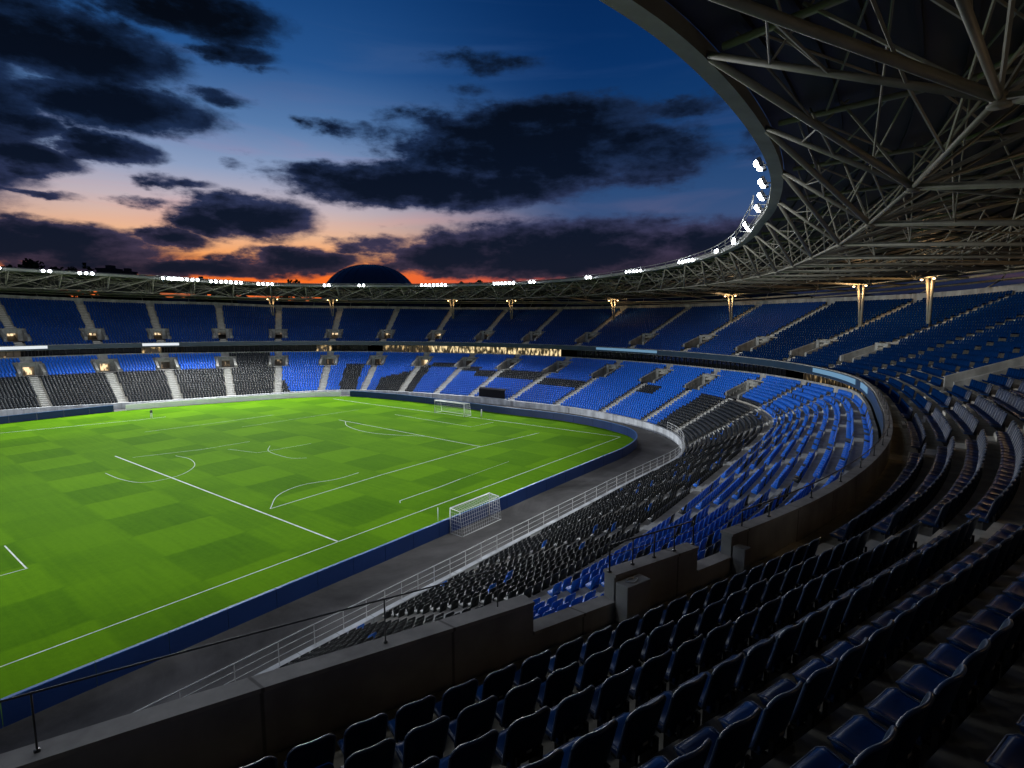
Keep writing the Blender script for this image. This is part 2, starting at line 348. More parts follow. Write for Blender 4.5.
def strip(secs, closed=True):
    """secs: list over stations of lists of 3-D points (a section) -> (verts, faces)"""
    n = len(secs); m = len(secs[0]); vs = [v for s in secs for v in s]; fs = []
    for i in range(n if closed else n-1):
        j = (i+1) % n
        for k in range(m-1): fs.append((i*m+k, j*m+k, j*m+k+1, i*m+k+1))
    return vs, fs

def ringbox(mb, ids, o0, o1, z0, z1, closed=False, mi=0, base=None, caps=True):
    base = P if base is None else base
    secs = []
    for i in ids:
        i = i % NS; a = base[i]+nor[i]*o0; b = base[i]+nor[i]*o1
        za = z0(i) if callable(z0) else z0; zb = z1(i) if callable(z1) else z1
        secs.append([P3(a, za), P3(a, zb), P3(b, zb), P3(b, za), P3(a, za)])
    vs, fs = strip(secs, closed)
    if not closed and caps:
        n = len(secs); fs += [(3, 2, 1, 0), ((n-1)*5, (n-1)*5+1, (n-1)*5+2, (n-1)*5+3)]
    mb.add(vs, fs, mi)

lower = tag(empty('lower_stand', (0, 0, 0)), 'lower tier of the seating bowl with pale front wall and stepped concrete terraces', 'stand')
upper = tag(empty('upper_stand', (0, 0, 0)), 'upper tier of the seating bowl above the lit lounge band, with concrete parapet', 'stand')
terrace(LO, 'terrace', M['terrace'], lower)
terrace(UP, 'terrace', M['terrace_up'], upper)

# lower front wall with coping, rail and posts
mb = MB(); ringbox(mb, range(0, NS, 2), 0, .3, 0, 1.15, True, base=Wp); mb.build('front_wall', M['frontwall'], lower)
mb = MB(); ringbox(mb, range(0, NS, 2), -.04, .36, 1.153, 1.22, True, base=Wp); mb.build('coping', M['frontwall'], lower)
mb = MB()
for h, r in ((2.45, .035), (2.05, .02), (1.65, .02)):
    mb.tube([P3(Wp[i]+nor[i]*.15, h) for i in range(idx(215), idx(323), 2)], r, 6)
for i in range(idx(215), idx(323), 4): mb.tube([P3(Wp[i]+nor[i]*.15, 1.2), P3(Wp[i]+nor[i]*.15, 2.45)], .025, 5)
mb.build('front_railing', M['whitepaint'], lower)
# rear wall of the lower tier
mb = MB(); secs = []
for i in range(0, NS, 2):
    a = P[i]-nor[i]*LOFF[i]; b = P[i]-nor[i]*(LOFF[i]-.22); zt_ = min(HL[i]+.75, HP[i]-1.15); secs.append([P3(a, HL[i]-.5), P3(a, zt_), P3(b, zt_), P3(b, HL[i]-.5)])
vs, fs = strip(secs); mb.add(vs, fs); mb.build('rear_wall', M['coping'], lower)
mb = MB(); ringbox(mb, range(0, NS, 2), -.2, 4.6, lambda i: HL[i]-.6, lambda i: HL[i]-.3, True); mb.build('concourse_floor', M['dark'], lower)

# upper parapet: low openings near the camera
op1 = set(range(idx(254.15), idx(254.15)+3)); op2 = set(range(idx(257.25), idx(257.25)+2))
def par_ids():
    runs = []; cur = []
    st = idx(180)
    for j in range(NS+1):
        i = (st+j) % NS
        low = i in op1 or i in op2
        cur.append(i)
        nxt_low = ((i+1) % NS in op1 or (i+1) % NS in op2)
    return runs
lowcells = op1 | op2
mb = MB(); mc = MB()
runs = []; start = idx(180); cur = [start]; curlow = False
for j in range(1, NS+1):
    i = (start+j) % NS; pl = ((start+j-1) % NS) in lowcells
    if pl != curlow and len(cur) > 1:
        runs.append((curlow, cur)); cur = [cur[-1]]
    curlow = pl; cur.append(i)
runs.append((curlow, cur))
for low, ids in runs:
    dz = .5 if low else 0
    ringbox(mb, ids, 0, .24, lambda i: HP[i]-1.15, lambda i: HP[i]-.06-dz, False)
    ringbox(mc, ids, -.03, .27, lambda i: HP[i]-.057-dz, lambda i: HP[i]-dz, False)
mb.build('parapet_wall', M['wall'], upper); mc.build('parapet_coping', M['coping'], upper)
# soffit of the upper tier
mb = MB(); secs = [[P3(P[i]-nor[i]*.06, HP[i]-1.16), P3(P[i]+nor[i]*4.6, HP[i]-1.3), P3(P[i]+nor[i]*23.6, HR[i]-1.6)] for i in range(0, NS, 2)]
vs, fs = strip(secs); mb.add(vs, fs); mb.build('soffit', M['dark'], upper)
# rim wall and outer facade
mb = MB(); ringbox(mb, range(0, NS, 2), 23.6, 23.85, lambda i: HR[i]-1.8, lambda i: HR[i]+1.25, True); mb.build('rim_wall', M['wall'], upper)
mb = MB(); ringbox(mb, range(0, NS, 2), 24.0, 24.4, 0, lambda i: HR[i]+.1, True); mb.build('outer_wall', M['tower'], upper)

# fascia boards and lounge glazing, one per bay
def bay_kind(th):
    th = th % 360
    if 1.5 < th < 24: return 'lounge_bright'
    if 24 < th < 34 or 84 < th < 95 or 67 < th < 73 or 40 < th < 45 or 299 < th < 317: return 'lounge_dim'
    return 'lounge_dark'
for b in range(NB):
    i0, i1 = AI[b], AI[(b+1) % NB] + (NS if b == NB-1 else 0)
    ids = list(range(i0, i1+1))
    thm = TH[((i0+i1)//2) % NS]
    if not (in_view_idx(i0 % NS) or in_view_idx(i1 % NS)): pass
    mb = MB(); ringbox(mb, ids, -.10, -.035, lambda i: HP[i]-1.1, lambda i: HP[i]-(.72 if (i % NS in lowcells or (i-1) % NS in lowcells) else .12), False)
    fk = 'fascia'
    mb.build('fascia_board', M[fk], upper)
    # lounge: three windows to a bay
    n3 = 3
    for q in range(n3):
        a = i0+int((i1-i0)*q/n3); c = i0+int((i1-i0)*(q+1)/n3)
        thq = TH[((a+c)//2) % NS]; k = bay_kind(thq)
        if k == 'lounge_dark' and q != 1: continue
        if k == 'lounge_dark': a, c = i0, i1
        if k == 'lounge_dark' and bay_kind(TH[(i0+1) % NS]) != 'lounge_dark': a = i0+int((i1-i0)/3)
        g = MB(); secs = [[P3(P[i % NS]+nor[i % NS]*2.2, HL[i % NS]-.3), P3(P[i % NS]+nor[i % NS]*2.2, HP[i % NS]-1.2)] for i in range(a, c+1)]
        vs, fs = strip(secs, False); g.add(vs, fs)
        w = g.build('lounge_window', M[k], upper)
        f = MB()
        for i in range(a, c+1, 2):
            i = i % NS; p = P[i]+nor[i]*2.1; f.box(P3(p, (HL[i]-.3+HP[i]-1.2)/2), (.045, .05, (HP[i]-1.2-HL[i]+.3)/2), [P3(tan[i], 0), P3(nor[i], 0), (0, 0, 1)])
        f.build('mullion', M['dark'], w)
# LED strips on the fascia
def led(th_a, th_b, kind, z0=-.75, z1=-.2):
    a, c = idx(th_a), idx(th_b); a, c = min(a, c), max(a, c)
    mb = MB(); ringbox(mb, range(a, c+1), -.14, -.105, lambda i: HP[i]+z0, lambda i: HP[i]+z1, False)
    o = mb.build('led_board', M[kind], upper)
led(84.6, 93, 'fascia_lit', -.8, -.15); led(66.5, 72, 'fascia_lit', -.8, -.15)
led(346, 353, 'fascia_blue'); led(341.5, 346, 'fascia_blue'); led(292, 297, 'fascia_blue'); led(299.5, 312, 'fascia_blue')

# aisles: stairs
def stair(T, i, parent):
    n = nor[i]; t = tan[i]
    for ks in ((range(T.v0), range(T.v1, T.n)) if i in T.vom else (range(T.n),)):
        mb = MB()
        for k in ks:
            a = tpt(T, i, k); b = tpt(T, i, k+1); z = tz(T, i, k); dep = np.linalg.norm(b-a); rs = T.rise[i]
            c = a+n*dep*.27; mb.box(P3(c, z+.012), (.6 if 235 < TH[i] < 300 else .72, dep*.275, .012), [P3(t, 0), P3(n, 0), (0, 0, 1)])
            if k < T.n-1:
                c = b-n*dep*.22; mb.box(P3(c, z+rs*.25+.004), (.6 if 235 < TH[i] < 300 else .72, dep*.235, rs*.25), [P3(t, 0), P3(n, 0), (0, 0, 1)])
        mb.build('stair', M['stair_up' if T is UP else 'stair'], parent)
def vomitory(T, i, parent, kind):
    n = nor[i]; t = tan[i]; v0, v1 = T.v0, T.v1
    zf = tz(T, i, v0)-.02; zt = tz(T, i, v1)
    p0 = tpt(T, i, v0); p1 = tpt(T, i, v1); L = np.linalg.norm(p1-p0)
    hw = VW*ds*.97
    m = MB()
    # sloping cheek walls
    for s in (-1, 1):
        for e in (0,):
            q0 = p0+t*s*hw; q1 = p1+t*s*hw; w = t*s*.5
            za = zf+.7; zb = zt+.3
            vs = [P3(q0, zf-.3), P3(q1, zf-.3), P3(q1, zb), P3(q0, za), P3(q0+w, zf-.3), P3(q1+w, zf-.3), P3(q1+w, zb), P3(q0+w, za)]
            m.add(vs, [(0, 1, 2, 3), (7, 6, 5, 4), (3, 2, 6, 7), (0, 3, 7, 4), (1, 5, 6, 2)])
    # head wall with the opening
    dw = .95; dh = 2.15
    for s in (-1, 1):
        c = p1+t*s*(dw+hw)/2; m.box(P3(c, (zf+zt+.6)/2), ((hw-dw)/2, .14, (zt+.6-zf)/2), [P3(t, 0), P3(n, 0), (0, 0, 1)])
    m.box(P3(p1, (zf+dh+zt+.6)/2), (dw-.003, .138, (zt+.6-zf-dh)/2), [P3(t, 0), P3(n, 0), (0, 0, 1)])
    m.quad(P3(p0-t*hw, zf), P3(p0+t*hw, zf), P3(p1+t*hw, zf), P3(p1-t*hw, zf))
    v = m.build('vomitory', M['vom'], parent)
    d = MB()   # passage behind the opening with its lit end
    e = p1+n*2.4
    d.quad(P3(p1-t*dw, zf+.01), P3(p1+t*dw, zf+.01), P3(e+t*dw, zf+.01), P3(e-t*dw, zf+.01))
    for s in (-1, 1): d.quad(P3(p1+t*s*dw, zf), P3(e+t*s*dw, zf), P3(e+t*s*dw, zf+dh), P3(p1+t*s*dw, zf+dh))
    d.quad(P3(p1-t*dw, zf+dh), P3(p1+t*dw, zf+dh), P3(e+t*dw, zf+dh), P3(e-t*dw, zf+dh))
    d.quad(P3(e-t*dw, zf), P3(e+t*dw, zf), P3(e+t*dw, zf+dh), P3(e-t*dw, zf+dh), 1)
    d.build('doorway', [M['terrace'], M[kind]], v)
for j, i in enumerate(AI):
    th = TH[i]
    stair(LO, i, lower); stair(UP, i, upper)
    vis = in_view_idx(i)
    lit = 22 < th < 95 and (int(th*7) % 10) < 7
    if i in LO.vom: vomitory(LO, i, lower, 'doorlit' if (lit and (int(th*3) % 3)) else 'doordim')
    if i in UP.vom: vomitory(UP, i, upper, 'doorlit' if lit else 'doordim')

# ------------------------------------------------------------------ pitch, track, boards
def disc(name, rf, z, matl, n=360, inner=None, sub=None):
    th = np.linspace(0, 360, n, endpoint=False); c = curve(rf, th)
    mb = MB(); vs = [(0, 0, z)]+[(x, y, z) for x, y in c]
    mb.add(vs, [(0, 1+i, 1+(i+1) % n) for i in range(n)])
    return mb.build(name, matl)
tag(disc('track', lambda a: wall_r(a)+.5, 0.0, M['track']), kind='structure')
tag(disc('pitch', lambda a: board_r(a)-.05, .012, M['grass']), kind='structure')
mb = MB()
g = 3000.; mb.quad((-g, -g, -.15), (g, -g, -.15), (g, g, -.15), (-g, g, -.15)); tag(mb.build('ground', M['earth']), kind='structure')

# perimeter board
bd = tag(empty('perimeter_board'), 'long dark blue board running round the pitch beside the grey track', 'board')
thb = np.linspace(0, 360, 481)
def board(a0, a1, h, matl, name, step=.75, cap=True):
    a = np.arange(a0, a1+1e-6, step); c = curve(board_r, a); t = np.gradient(c, axis=0); t /= np.linalg.norm(t, axis=1, keepdims=True)
    o = np.stack([t[:, 1], -t[:, 0]], -1)
    secs = [[P3(c[i], 0), P3(c[i], h), P3(c[i]+o[i]*.16, h), P3(c[i]+o[i]*.16, 0)] for i in range(len(a))]
    mb = MB(); vs, fs = strip(secs, False); mb.add(vs, fs); n = len(secs); mb.add(secs[0], [(0, 1, 2, 3)]); mb.add(secs[-1], [(3, 2, 1, 0)])
    mb.build(name, matl, bd)
    if cap:
        secs = [[P3(c[i]-o[i]*.02, h+.003), P3(c[i]-o[i]*.02, h+.05), P3(c[i]+o[i]*.18, h+.05), P3(c[i]+o[i]*.18, h+.003)] for i in range(len(a))]
        mb = MB(); vs, fs = strip(secs, False); mb.add(vs, fs); mb.build('board_cap', M['boardcap'], bd)
nseg = 0
for a0 in np.arange(-282, 34, 4.0):
    board(a0, min(a0+3.97, 34), 1.3, M['board'], 'board_panel', .66)
wb = tag(empty('white_board'), 'low white board along the far edge of the pitch below the left stand', 'board')
_bd = bd; bd = wb
for a0 in np.arange(36, 76, 5.0): board(a0, a0+4.97, 1.15, M['whiteboard'], 'board_panel', .71, cap=False)
bd = _bd

# markings
mk = MB()
def line(pts, w=.2):
    pts = [np.array(p, float) for p in pts]
    secs = []
    for i, p in enumerate(pts):
        t = pts[min(i+1, len(pts)-1)]-pts[max(i-1, 0)]; t /= np.linalg.norm(t); o = np.array([-t[1], t[0]])*w/2
        secs.append([P3(p+o, .017), P3(p-o, .017)])
    vs, fs = strip(secs, False); mk.add(vs, fs)
def smooth(pts, n=10):
    pts = np.array(pts, float); out = []
    Q = np.vstack([2*pts[0]-pts[1], pts, 2*pts[-1]-pts[-2]])
    for i in range(1, len(Q)-2):
        for s in np.linspace(0, 1, n, endpoint=False):
            out.append(.5*((2*Q[i])+(-Q[i-1]+Q[i+1])*s+(2*Q[i-1]-5*Q[i]+4*Q[i+1]-Q[i+2])*s*s+(-Q[i-1]+3*Q[i]-3*Q[i+1]+Q[i+2])*s**3))
    out.append(pts[-1]); return out
line([(-52.5, -36.5), (53, -36.4)], 0.099)                      # near touchline
line([(53, -36.4), (51.6, 0), (50.5, 20), (50.2, 37)], 0.136)   # goal line
line([(0, -36.5), (-1, 13.4)], 0.161)                           # halfway
line([(-52, 47.4), (-7, 46.6), (10, 42.4), (16, 41.6)], 0.124)   # far touchline
line([(.8, -24), (15.4, -23.2), (34, -23)], 0.098)
line([(34, -23), (47.7, -24.2)], 0.089)
line([(34.2, -23), (34.5, 12.4)], 0.116)
line(smooth([(34.2, 10), (31.8, 6), (30.6, 0), (31.4, -5), (34.2, -11)]), 0.095)
line(smooth([(.8, -24), (3.6, -20.6), (7.2, -19.3), (11, -20.4), (14.4, -20.2)]), 0.078)
line([(10.4, -32.4), (16.4, -32.3), (20.1, -32)], 0.089)
line([(10.4, -32.4), (9.9, -33.0)], 0.071)
line([(20.1, -32), (30, -31.6)], 0.031)
line([(-17.6, -15), (-17.6, -22)], 0.107); line([(-17.5, -22), (-31, -22)], 0.089)
line(smooth([(-4.8, 4.4), (-4.6, 0), (-3.6, -3.6), (-1, -4.3), (1.4, -3.2), (3.6, -.4), (4.6, 3.5), (4.2, 7)]), 0.069)
line([(.2, 10.6), (8, 8.0), (15, 7.6)], 0.063); line([(10.5, 5.2), (12, -.4), (20, -1.2)], 0.058)
line(smooth([(15.4, 2.4), (13.4, -1), (13.2, -6.6), (14.6, -8.6)]), 0.056)
line([(7.9, 28.7), (18, 27.6), (30, 27.2)], 0.071)
line([(44.8, 8.6), (44.6, -11.7), (50.4, -12.1)], 0.089)
line([(20, 20), (34, 19.6), (44, 19)], 0.053)
tag(mk.build('pitch_markings', M['chalk']), kind='structure')

# ------------------------------------------------------------------ goals
def netgrid(mb, a, b, c, d, n, m, r=.012):
    a, b, c, d = map(lambda v: np.array(v, float), (a, b, c, d))
    for i in range(n+1):
        s = i/n; mb.tube([a+(b-a)*s, d+(c-d)*s], r, 3, cap=False)
    for j in range(m+1):
        s = j/m; mb.tube([a+(d-a)*s, b+(c-b)*s], r, 3, cap=False)
M['net'] = mat('net_cord', (.7, .7, .7), .8, .2, var=0)
def goal(loc, rz, w, h, dep, label, r=.07):
    g = tag(empty('football_goal', loc, rz), label, 'goal')
    f = MB(); f.tube([(-w/2, 0, 0), (-w/2, 0, h), (w/2, 0, h), (w/2, 0, 0)], r, 8); f.build('goal_frame', M['whitepaint'], g)
    f = MB()
    for s in (-1, 1): f.tube([(s*w/2, 0, h), (s*w/2, dep*.8, h*.96), (s*w/2, dep, 0), (s*w/2, 0, .02)], r*.6, 6)
    f.tube([(-w/2, dep, .03), (w/2, dep, .03)], r*.6, 6); f.tube([(-w/2, dep*.8, h*.96), (w/2, dep*.8, h*.96)], r*.5, 6)
    f.build('back_stay', M['whitepaint'], g)
    n = MB()
    netgrid(n, (-w/2, 0, h), (w/2, 0, h), (w/2, dep*.8, h*.96), (-w/2, dep*.8, h*.96), int(w/.3), 5)
    netgrid(n, (-w/2, dep*.8, h*.96), (w/2, dep*.8, h*.96), (w/2, dep, 0), (-w/2, dep, 0), int(w/.3), 7)
    for s in (-1, 1): netgrid(n, (s*w/2, 0, 0), (s*w/2, 0, h), (s*w/2, dep*.8, h*.96), (s*w/2, dep, 0), 7, 5)
    n.build('goal_net', M['net'], g)
    return g
goal((51.3, 0, .012), R(-90), 8.0, 2.5, 2.0, 'white goal with net on the far goal line', .09)
goal((9.95, -42.72, .0), R(180), 5.4, 2.3, 1.45, 'white goal with net parked on the grey track behind the blue board', .06)
mb = MB(); mb.tube([(8.7, -39.7, 0.01), (8.7, -39.7, 1.3)], .035, 6); tag(mb.build('marker_pole', M['whitepaint']), 'thin white pole at the near touchline in front of the parked goal', 'pole')
mb = MB(); mb.tube([(53.2, -6.8, 0.01), (53.2, -6.8, 1.5)], .11, 8); tag(mb.build('marker_pole', M['whitepaint']), 'thick white pole on the grass beside the far goal', 'pole')

# ------------------------------------------------------------------ person at the far touchline
def person(loc, rz):
    J = [(0, 0, .93), (0, .01, 1.15), (0, 0, 1.38), (0, .0, 1.48), (0, -.01, 1.62),
         (.10, 0, .88), (.12, -.03, .48), (.13, .02, .07), (-.10, 0, .88), (-.14, .04, .48), (-.16, .08, .07),
         (.19, 0, 1.38), (.27, .02, 1.12), (.26, -.1, .9), (-.19, 0, 1.38), (-.27, .02, 1.12), (-.25, -.1, .9), (.13, -.13, .03), (-.16, -.07, .03)]
    E = [(0, 1), (1, 2), (2, 3), (3, 4), (0, 5), (5, 6), (6, 7), (0, 8), (8, 9), (9, 10), (2, 11), (11, 12), (12, 13), (2, 14), (14, 15), (15, 16), (7, 17), (10, 18)]
    Rr = [.15, .15, .16, .06, .11, .1, .07, .05, .1, .07, .05, .07, .05, .04, .07, .05, .04, .04, .04]
    me = D.meshes.new('person'); me.from_pydata(J, E, []); o = link(D.objects.new('person', me))
    sk = o.modifiers.new('Skin', 'SKIN'); o.modifiers.new('Sub', 'SUBSURF').levels = 1
    for v, r in zip(me.skin_vertices[0].data, Rr): v.radius = (r, r)
    me.skin_vertices[0].data[0].use_root = True
    m = D.materials.new('person_clothes'); m.use_nodes = True; nt = m.node_tree; N = nt.nodes; L = nt.links
    tc = N.new('ShaderNodeTexCoord'); sp = N.new('ShaderNodeSeparateXYZ'); L.new(tc.outputs['Object'], sp.inputs[0])
    cr = N.new('ShaderNodeValToRGB'); cr.color_ramp.interpolation = 'CONSTANT'
    e = cr.color_ramp.elements; e[0].color = (.7, .7, .7, 1); e[1].position = .92/1.75; e[1].color = (.02, .02, .025, 1)
    x = e.new(1.47/1.75); x.color = (.4, .24, .17, 1); x = e.new(1.66/1.75); x.color = (.02, .015, .01, 1)
    dv = N.new('ShaderNodeMath'); dv.operation = 'DIVIDE'; dv.inputs[1].default_value = 1.75; L.new(sp.outputs[2], dv.inputs[0]); L.new(dv.outputs[0], cr.inputs[0])
    L.new(cr.outputs[0], N['Principled BSDF'].inputs['Base Color']); me.materials.append(m)
    o.location = loc; o.rotation_euler = (0, 0, rz)
    return tag(o, 'tiny figure in dark top and white trousers standing at the far touchline', 'person')
person((14, 42.9, .01), R(30))

# dugout at the far stand front
def dugout():
    i = idx(1.5)
    for th in np.arange(330, 390, .25):
        c = curve(wall_r, np.array([th]))[0]; x, y, z = project(P3(c, 1.2))
        if abs(x-487) < 3: break
    a = math.degrees(math.atan2(c[1], c[0])); rz = R(a)-math.pi/2+math.pi
    o = tag(empty('dugout', (c[0]*1.025, c[1]*1.025, 1.2), rz), 'dark covered bench set into the front of the far blue seating', 'dugout')
    m = MB()
    pr = [(-.9, 0), (-.9, 1.9), (-.5, 2.2), (.9, 2.05), (.9, 1.95), (-.45, 2.08), (-.8, 1.85), (-.8, 0)]
    for s in (-1, 1):
        pass
    w = 3.6; vs = [(-w, -y, z) for y, z in pr]+[(w, -y, z) for y, z in pr]; n = len(pr)
    m.add(vs, [(k, (k+1) % n, n+(k+1) % n, n+k) for k in range(n)]+[tuple(range(n-1, -1, -1)), tuple(range(n, 2*n))]); m.build('shelter', M['cloth_d'], o)
    m = MB(); m.box((0, .35, .45), (w-.2, .22, .05)); m.box((0, .5, .75), (w-.2, .04, .3)); m.build('bench', M['seat_dark'], o)
    m = MB(); m.box((0, -.3, .06), (w+.5, 1.5, .06)); m.build('platform', M['frontwall'], o)
dugout()

# ------------------------------------------------------------------ seats
def lowpoly_seat():
    vs = []; fs = []
    # backrest outline (x, z) with round shoulders
    ol = [(-.22, .385), (-.238, .60), (-.234, .825), (-.19, .885), (.19, .885), (.234, .825), (.238, .60), (.22, .385)]
    n = len(ol)
    for dy in (0, 1):
        for x, z in ol:
            y = -.02-(z-.4)*.20 + (x/.235)**2*.045 - dy*.03
            vs.append((x, y, z))
    fs.append(tuple(range(n))); fs.append(tuple(range(2*n-1, n-1, -1)))
    for k in range(n): fs.append((k, n+k, n+(k+1) % n, (k+1) % n))
    b = len(vs)
    pan = [(-.21, -.03, .415), (.21, -.03, .415), (.22, .27, .49), (-.22, .27, .49)]
    vs += pan+[(x*.94, y*.95, z-.085) for x, y, z in pan]
    fs += [(b, b+1, b+2, b+3), (b+3, b+2, b+6, b+7), (b+2, b+1, b+5, b+6), (b, b+3, b+7, b+4), (b+4, b+7, b+6, b+5)]
    return np.array(vs), fs
def seats_of(T, tier):
    out = []
    for b in range(NB):
        i0 = AI[b]; i1 = AI[(b+1) % NB]+(NS if b == NB-1 else 0)
        ids = np.arange(i0, i1+1) % NS
        for k in range(T.n):
            if tier == 0 and k == 15 and 240 < TH[ids[len(ids)//2]] < 318: continue
            fr = T.frac[k+1]; dep = np.linalg.norm(T.B[ids]-T.A[ids], axis=1)
            back = fr-(.13/dep)
            line = T.A[ids]+(T.B[ids]-T.A[ids])*back[:, None]
            seg = np.linalg.norm(np.diff(line, axis=0), axis=1); cs = np.concatenate([[0], np.cumsum(seg)])
            aw = .62 if 235 < TH[ids[len(ids)//2]] < 300 else .8; vrow = T.v0-1 <= k < T.v1+1
            m0 = aw; m1 = aw
            if vrow and ids[0] in T.vom: m0 = VW*ds+.55
            if vrow and ids[-1] in T.vom: m1 = VW*ds+.55
            L = cs[-1]-m0-m1; n = int(L/.58)
            if n < 1: continue
            s = m0+(L-n*.58)/2+.29+.58*np.arange(n)
            x = np.interp(s, cs, line[:, 0]); y = np.interp(s, cs, line[:, 1])
            x2 = np.interp(s+.2, cs, line[:, 0]); y2 = np.interp(s+.2, cs, line[:, 1]); x1 = np.interp(s-.2, cs, line[:, 0]); y1 = np.interp(s-.2, cs, line[:, 1])
            tx, ty = x2-x1, y2-y1; l = np.hypot(tx, ty); tx /= l; ty /= l
            ii = ids[np.clip(np.searchsorted(cs, s), 0, len(ids)-1)]
            z = T.f0[ii]+T.rise[ii]*k
            for j in range(n): out.append((x[j], y[j], z[j], tx[j], ty[j], tier, b, k, j, n, TH[ii[j]]))
    return out
allseats = seats_of(LO, 0)+seats_of(UP, 1)
S = np.array(allseats)
px, py, pz = project(S[:, :3]+np.array([0, 0, .6]))
vis = (pz > .4) & (px > -140) & (px < 1164) & (py > 180) & (py < 960)
near_dist = np.linalg.norm(S[:, :3]-CAM, axis=1)
vis |= (near_dist < 9)
S = S[vis]; px, py, pz = px[vis], py[vis], pz[vis]; near_dist = near_dist[vis]
def hash01(a, b): return math.modf(abs(math.sin(a*12.9898+b*78.233)*43758.5453))[0]
def colour(r):
    """0 blue, 1 charcoal and painted shadow patches, 2 blue with shade painted in"""
    tier, b, k, th = int(r[5]), int(r[6]), int(r[7]), r[10]
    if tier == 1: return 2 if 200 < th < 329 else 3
    fr = k/LO.n; h_ = hash01(r[0]*1.3, r[1])
    if 235 < th < 312: return (0 if h_ < .03 else 1) if k < 16 else (1 if h_ < .10+.35*max(0, (20-k)/5)*(th > 280) else 0)
    if 235 < th < 300: return 1 if k < 16 else 0
    if 300 <= th < 319: return 1 if k < 17 else 0
    if 319 <= th < 326: return 1 if k < 15 else 0
    if 326 <= th < 334: return 0
    w = round(2*math.sin(b*2.1))  # charcoal patches below paint shadow shapes onto the far blue rows
    if 334 <= th or th < 12: return 1 if (10+w < k < 15+w+(b % 2) and (int(b) % 3 != 1)) else 0
    if 12 <= th < 22: return 1 if (13+w < k < 17+w) else 0
    if 22 <= th < 31: return 1 if k < 12+(26.5-th)*1.0+w*.3 else 0
    if 31 <= th < 40: return 1 if (35.5 < th < 39 and k < 17) else 0
    if 40 <= th < 49: return 0
    if 49 <= th < 53: return 1 if (k < 13 and th > 51) or k < (th-49)*5 else 0
    if 51 <= th < 60: return 1
    return 1 if k < 15.5 else 0
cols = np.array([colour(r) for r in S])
# the 300 nearest seats that stand in the picture are things of their own
tx_, ty_, tz_ = project(S[:, :3]+np.array([0, 0, .8]))
inward = np.stack([-S[:, 4], S[:, 3], np.zeros(len(S))], 1)
fx_, fy_, fz_ = project(S[:, :3]+np.array([0, 0, .43])+inward*.38)
inside = (((tz_ > .3) & (tx_ > -25) & (tx_ < 1050) & (ty_ < 768)) | ((fz_ > .3) & (fx_ > -10) & (fx_ < 1030) & (fy_ < 768))) & (S[:, 5] == 1)
order = np.argsort(np.where(inside, near_dist, 1e9))
own = order[:300]; own_set = np.zeros(len(S), bool); own_set[own] = True

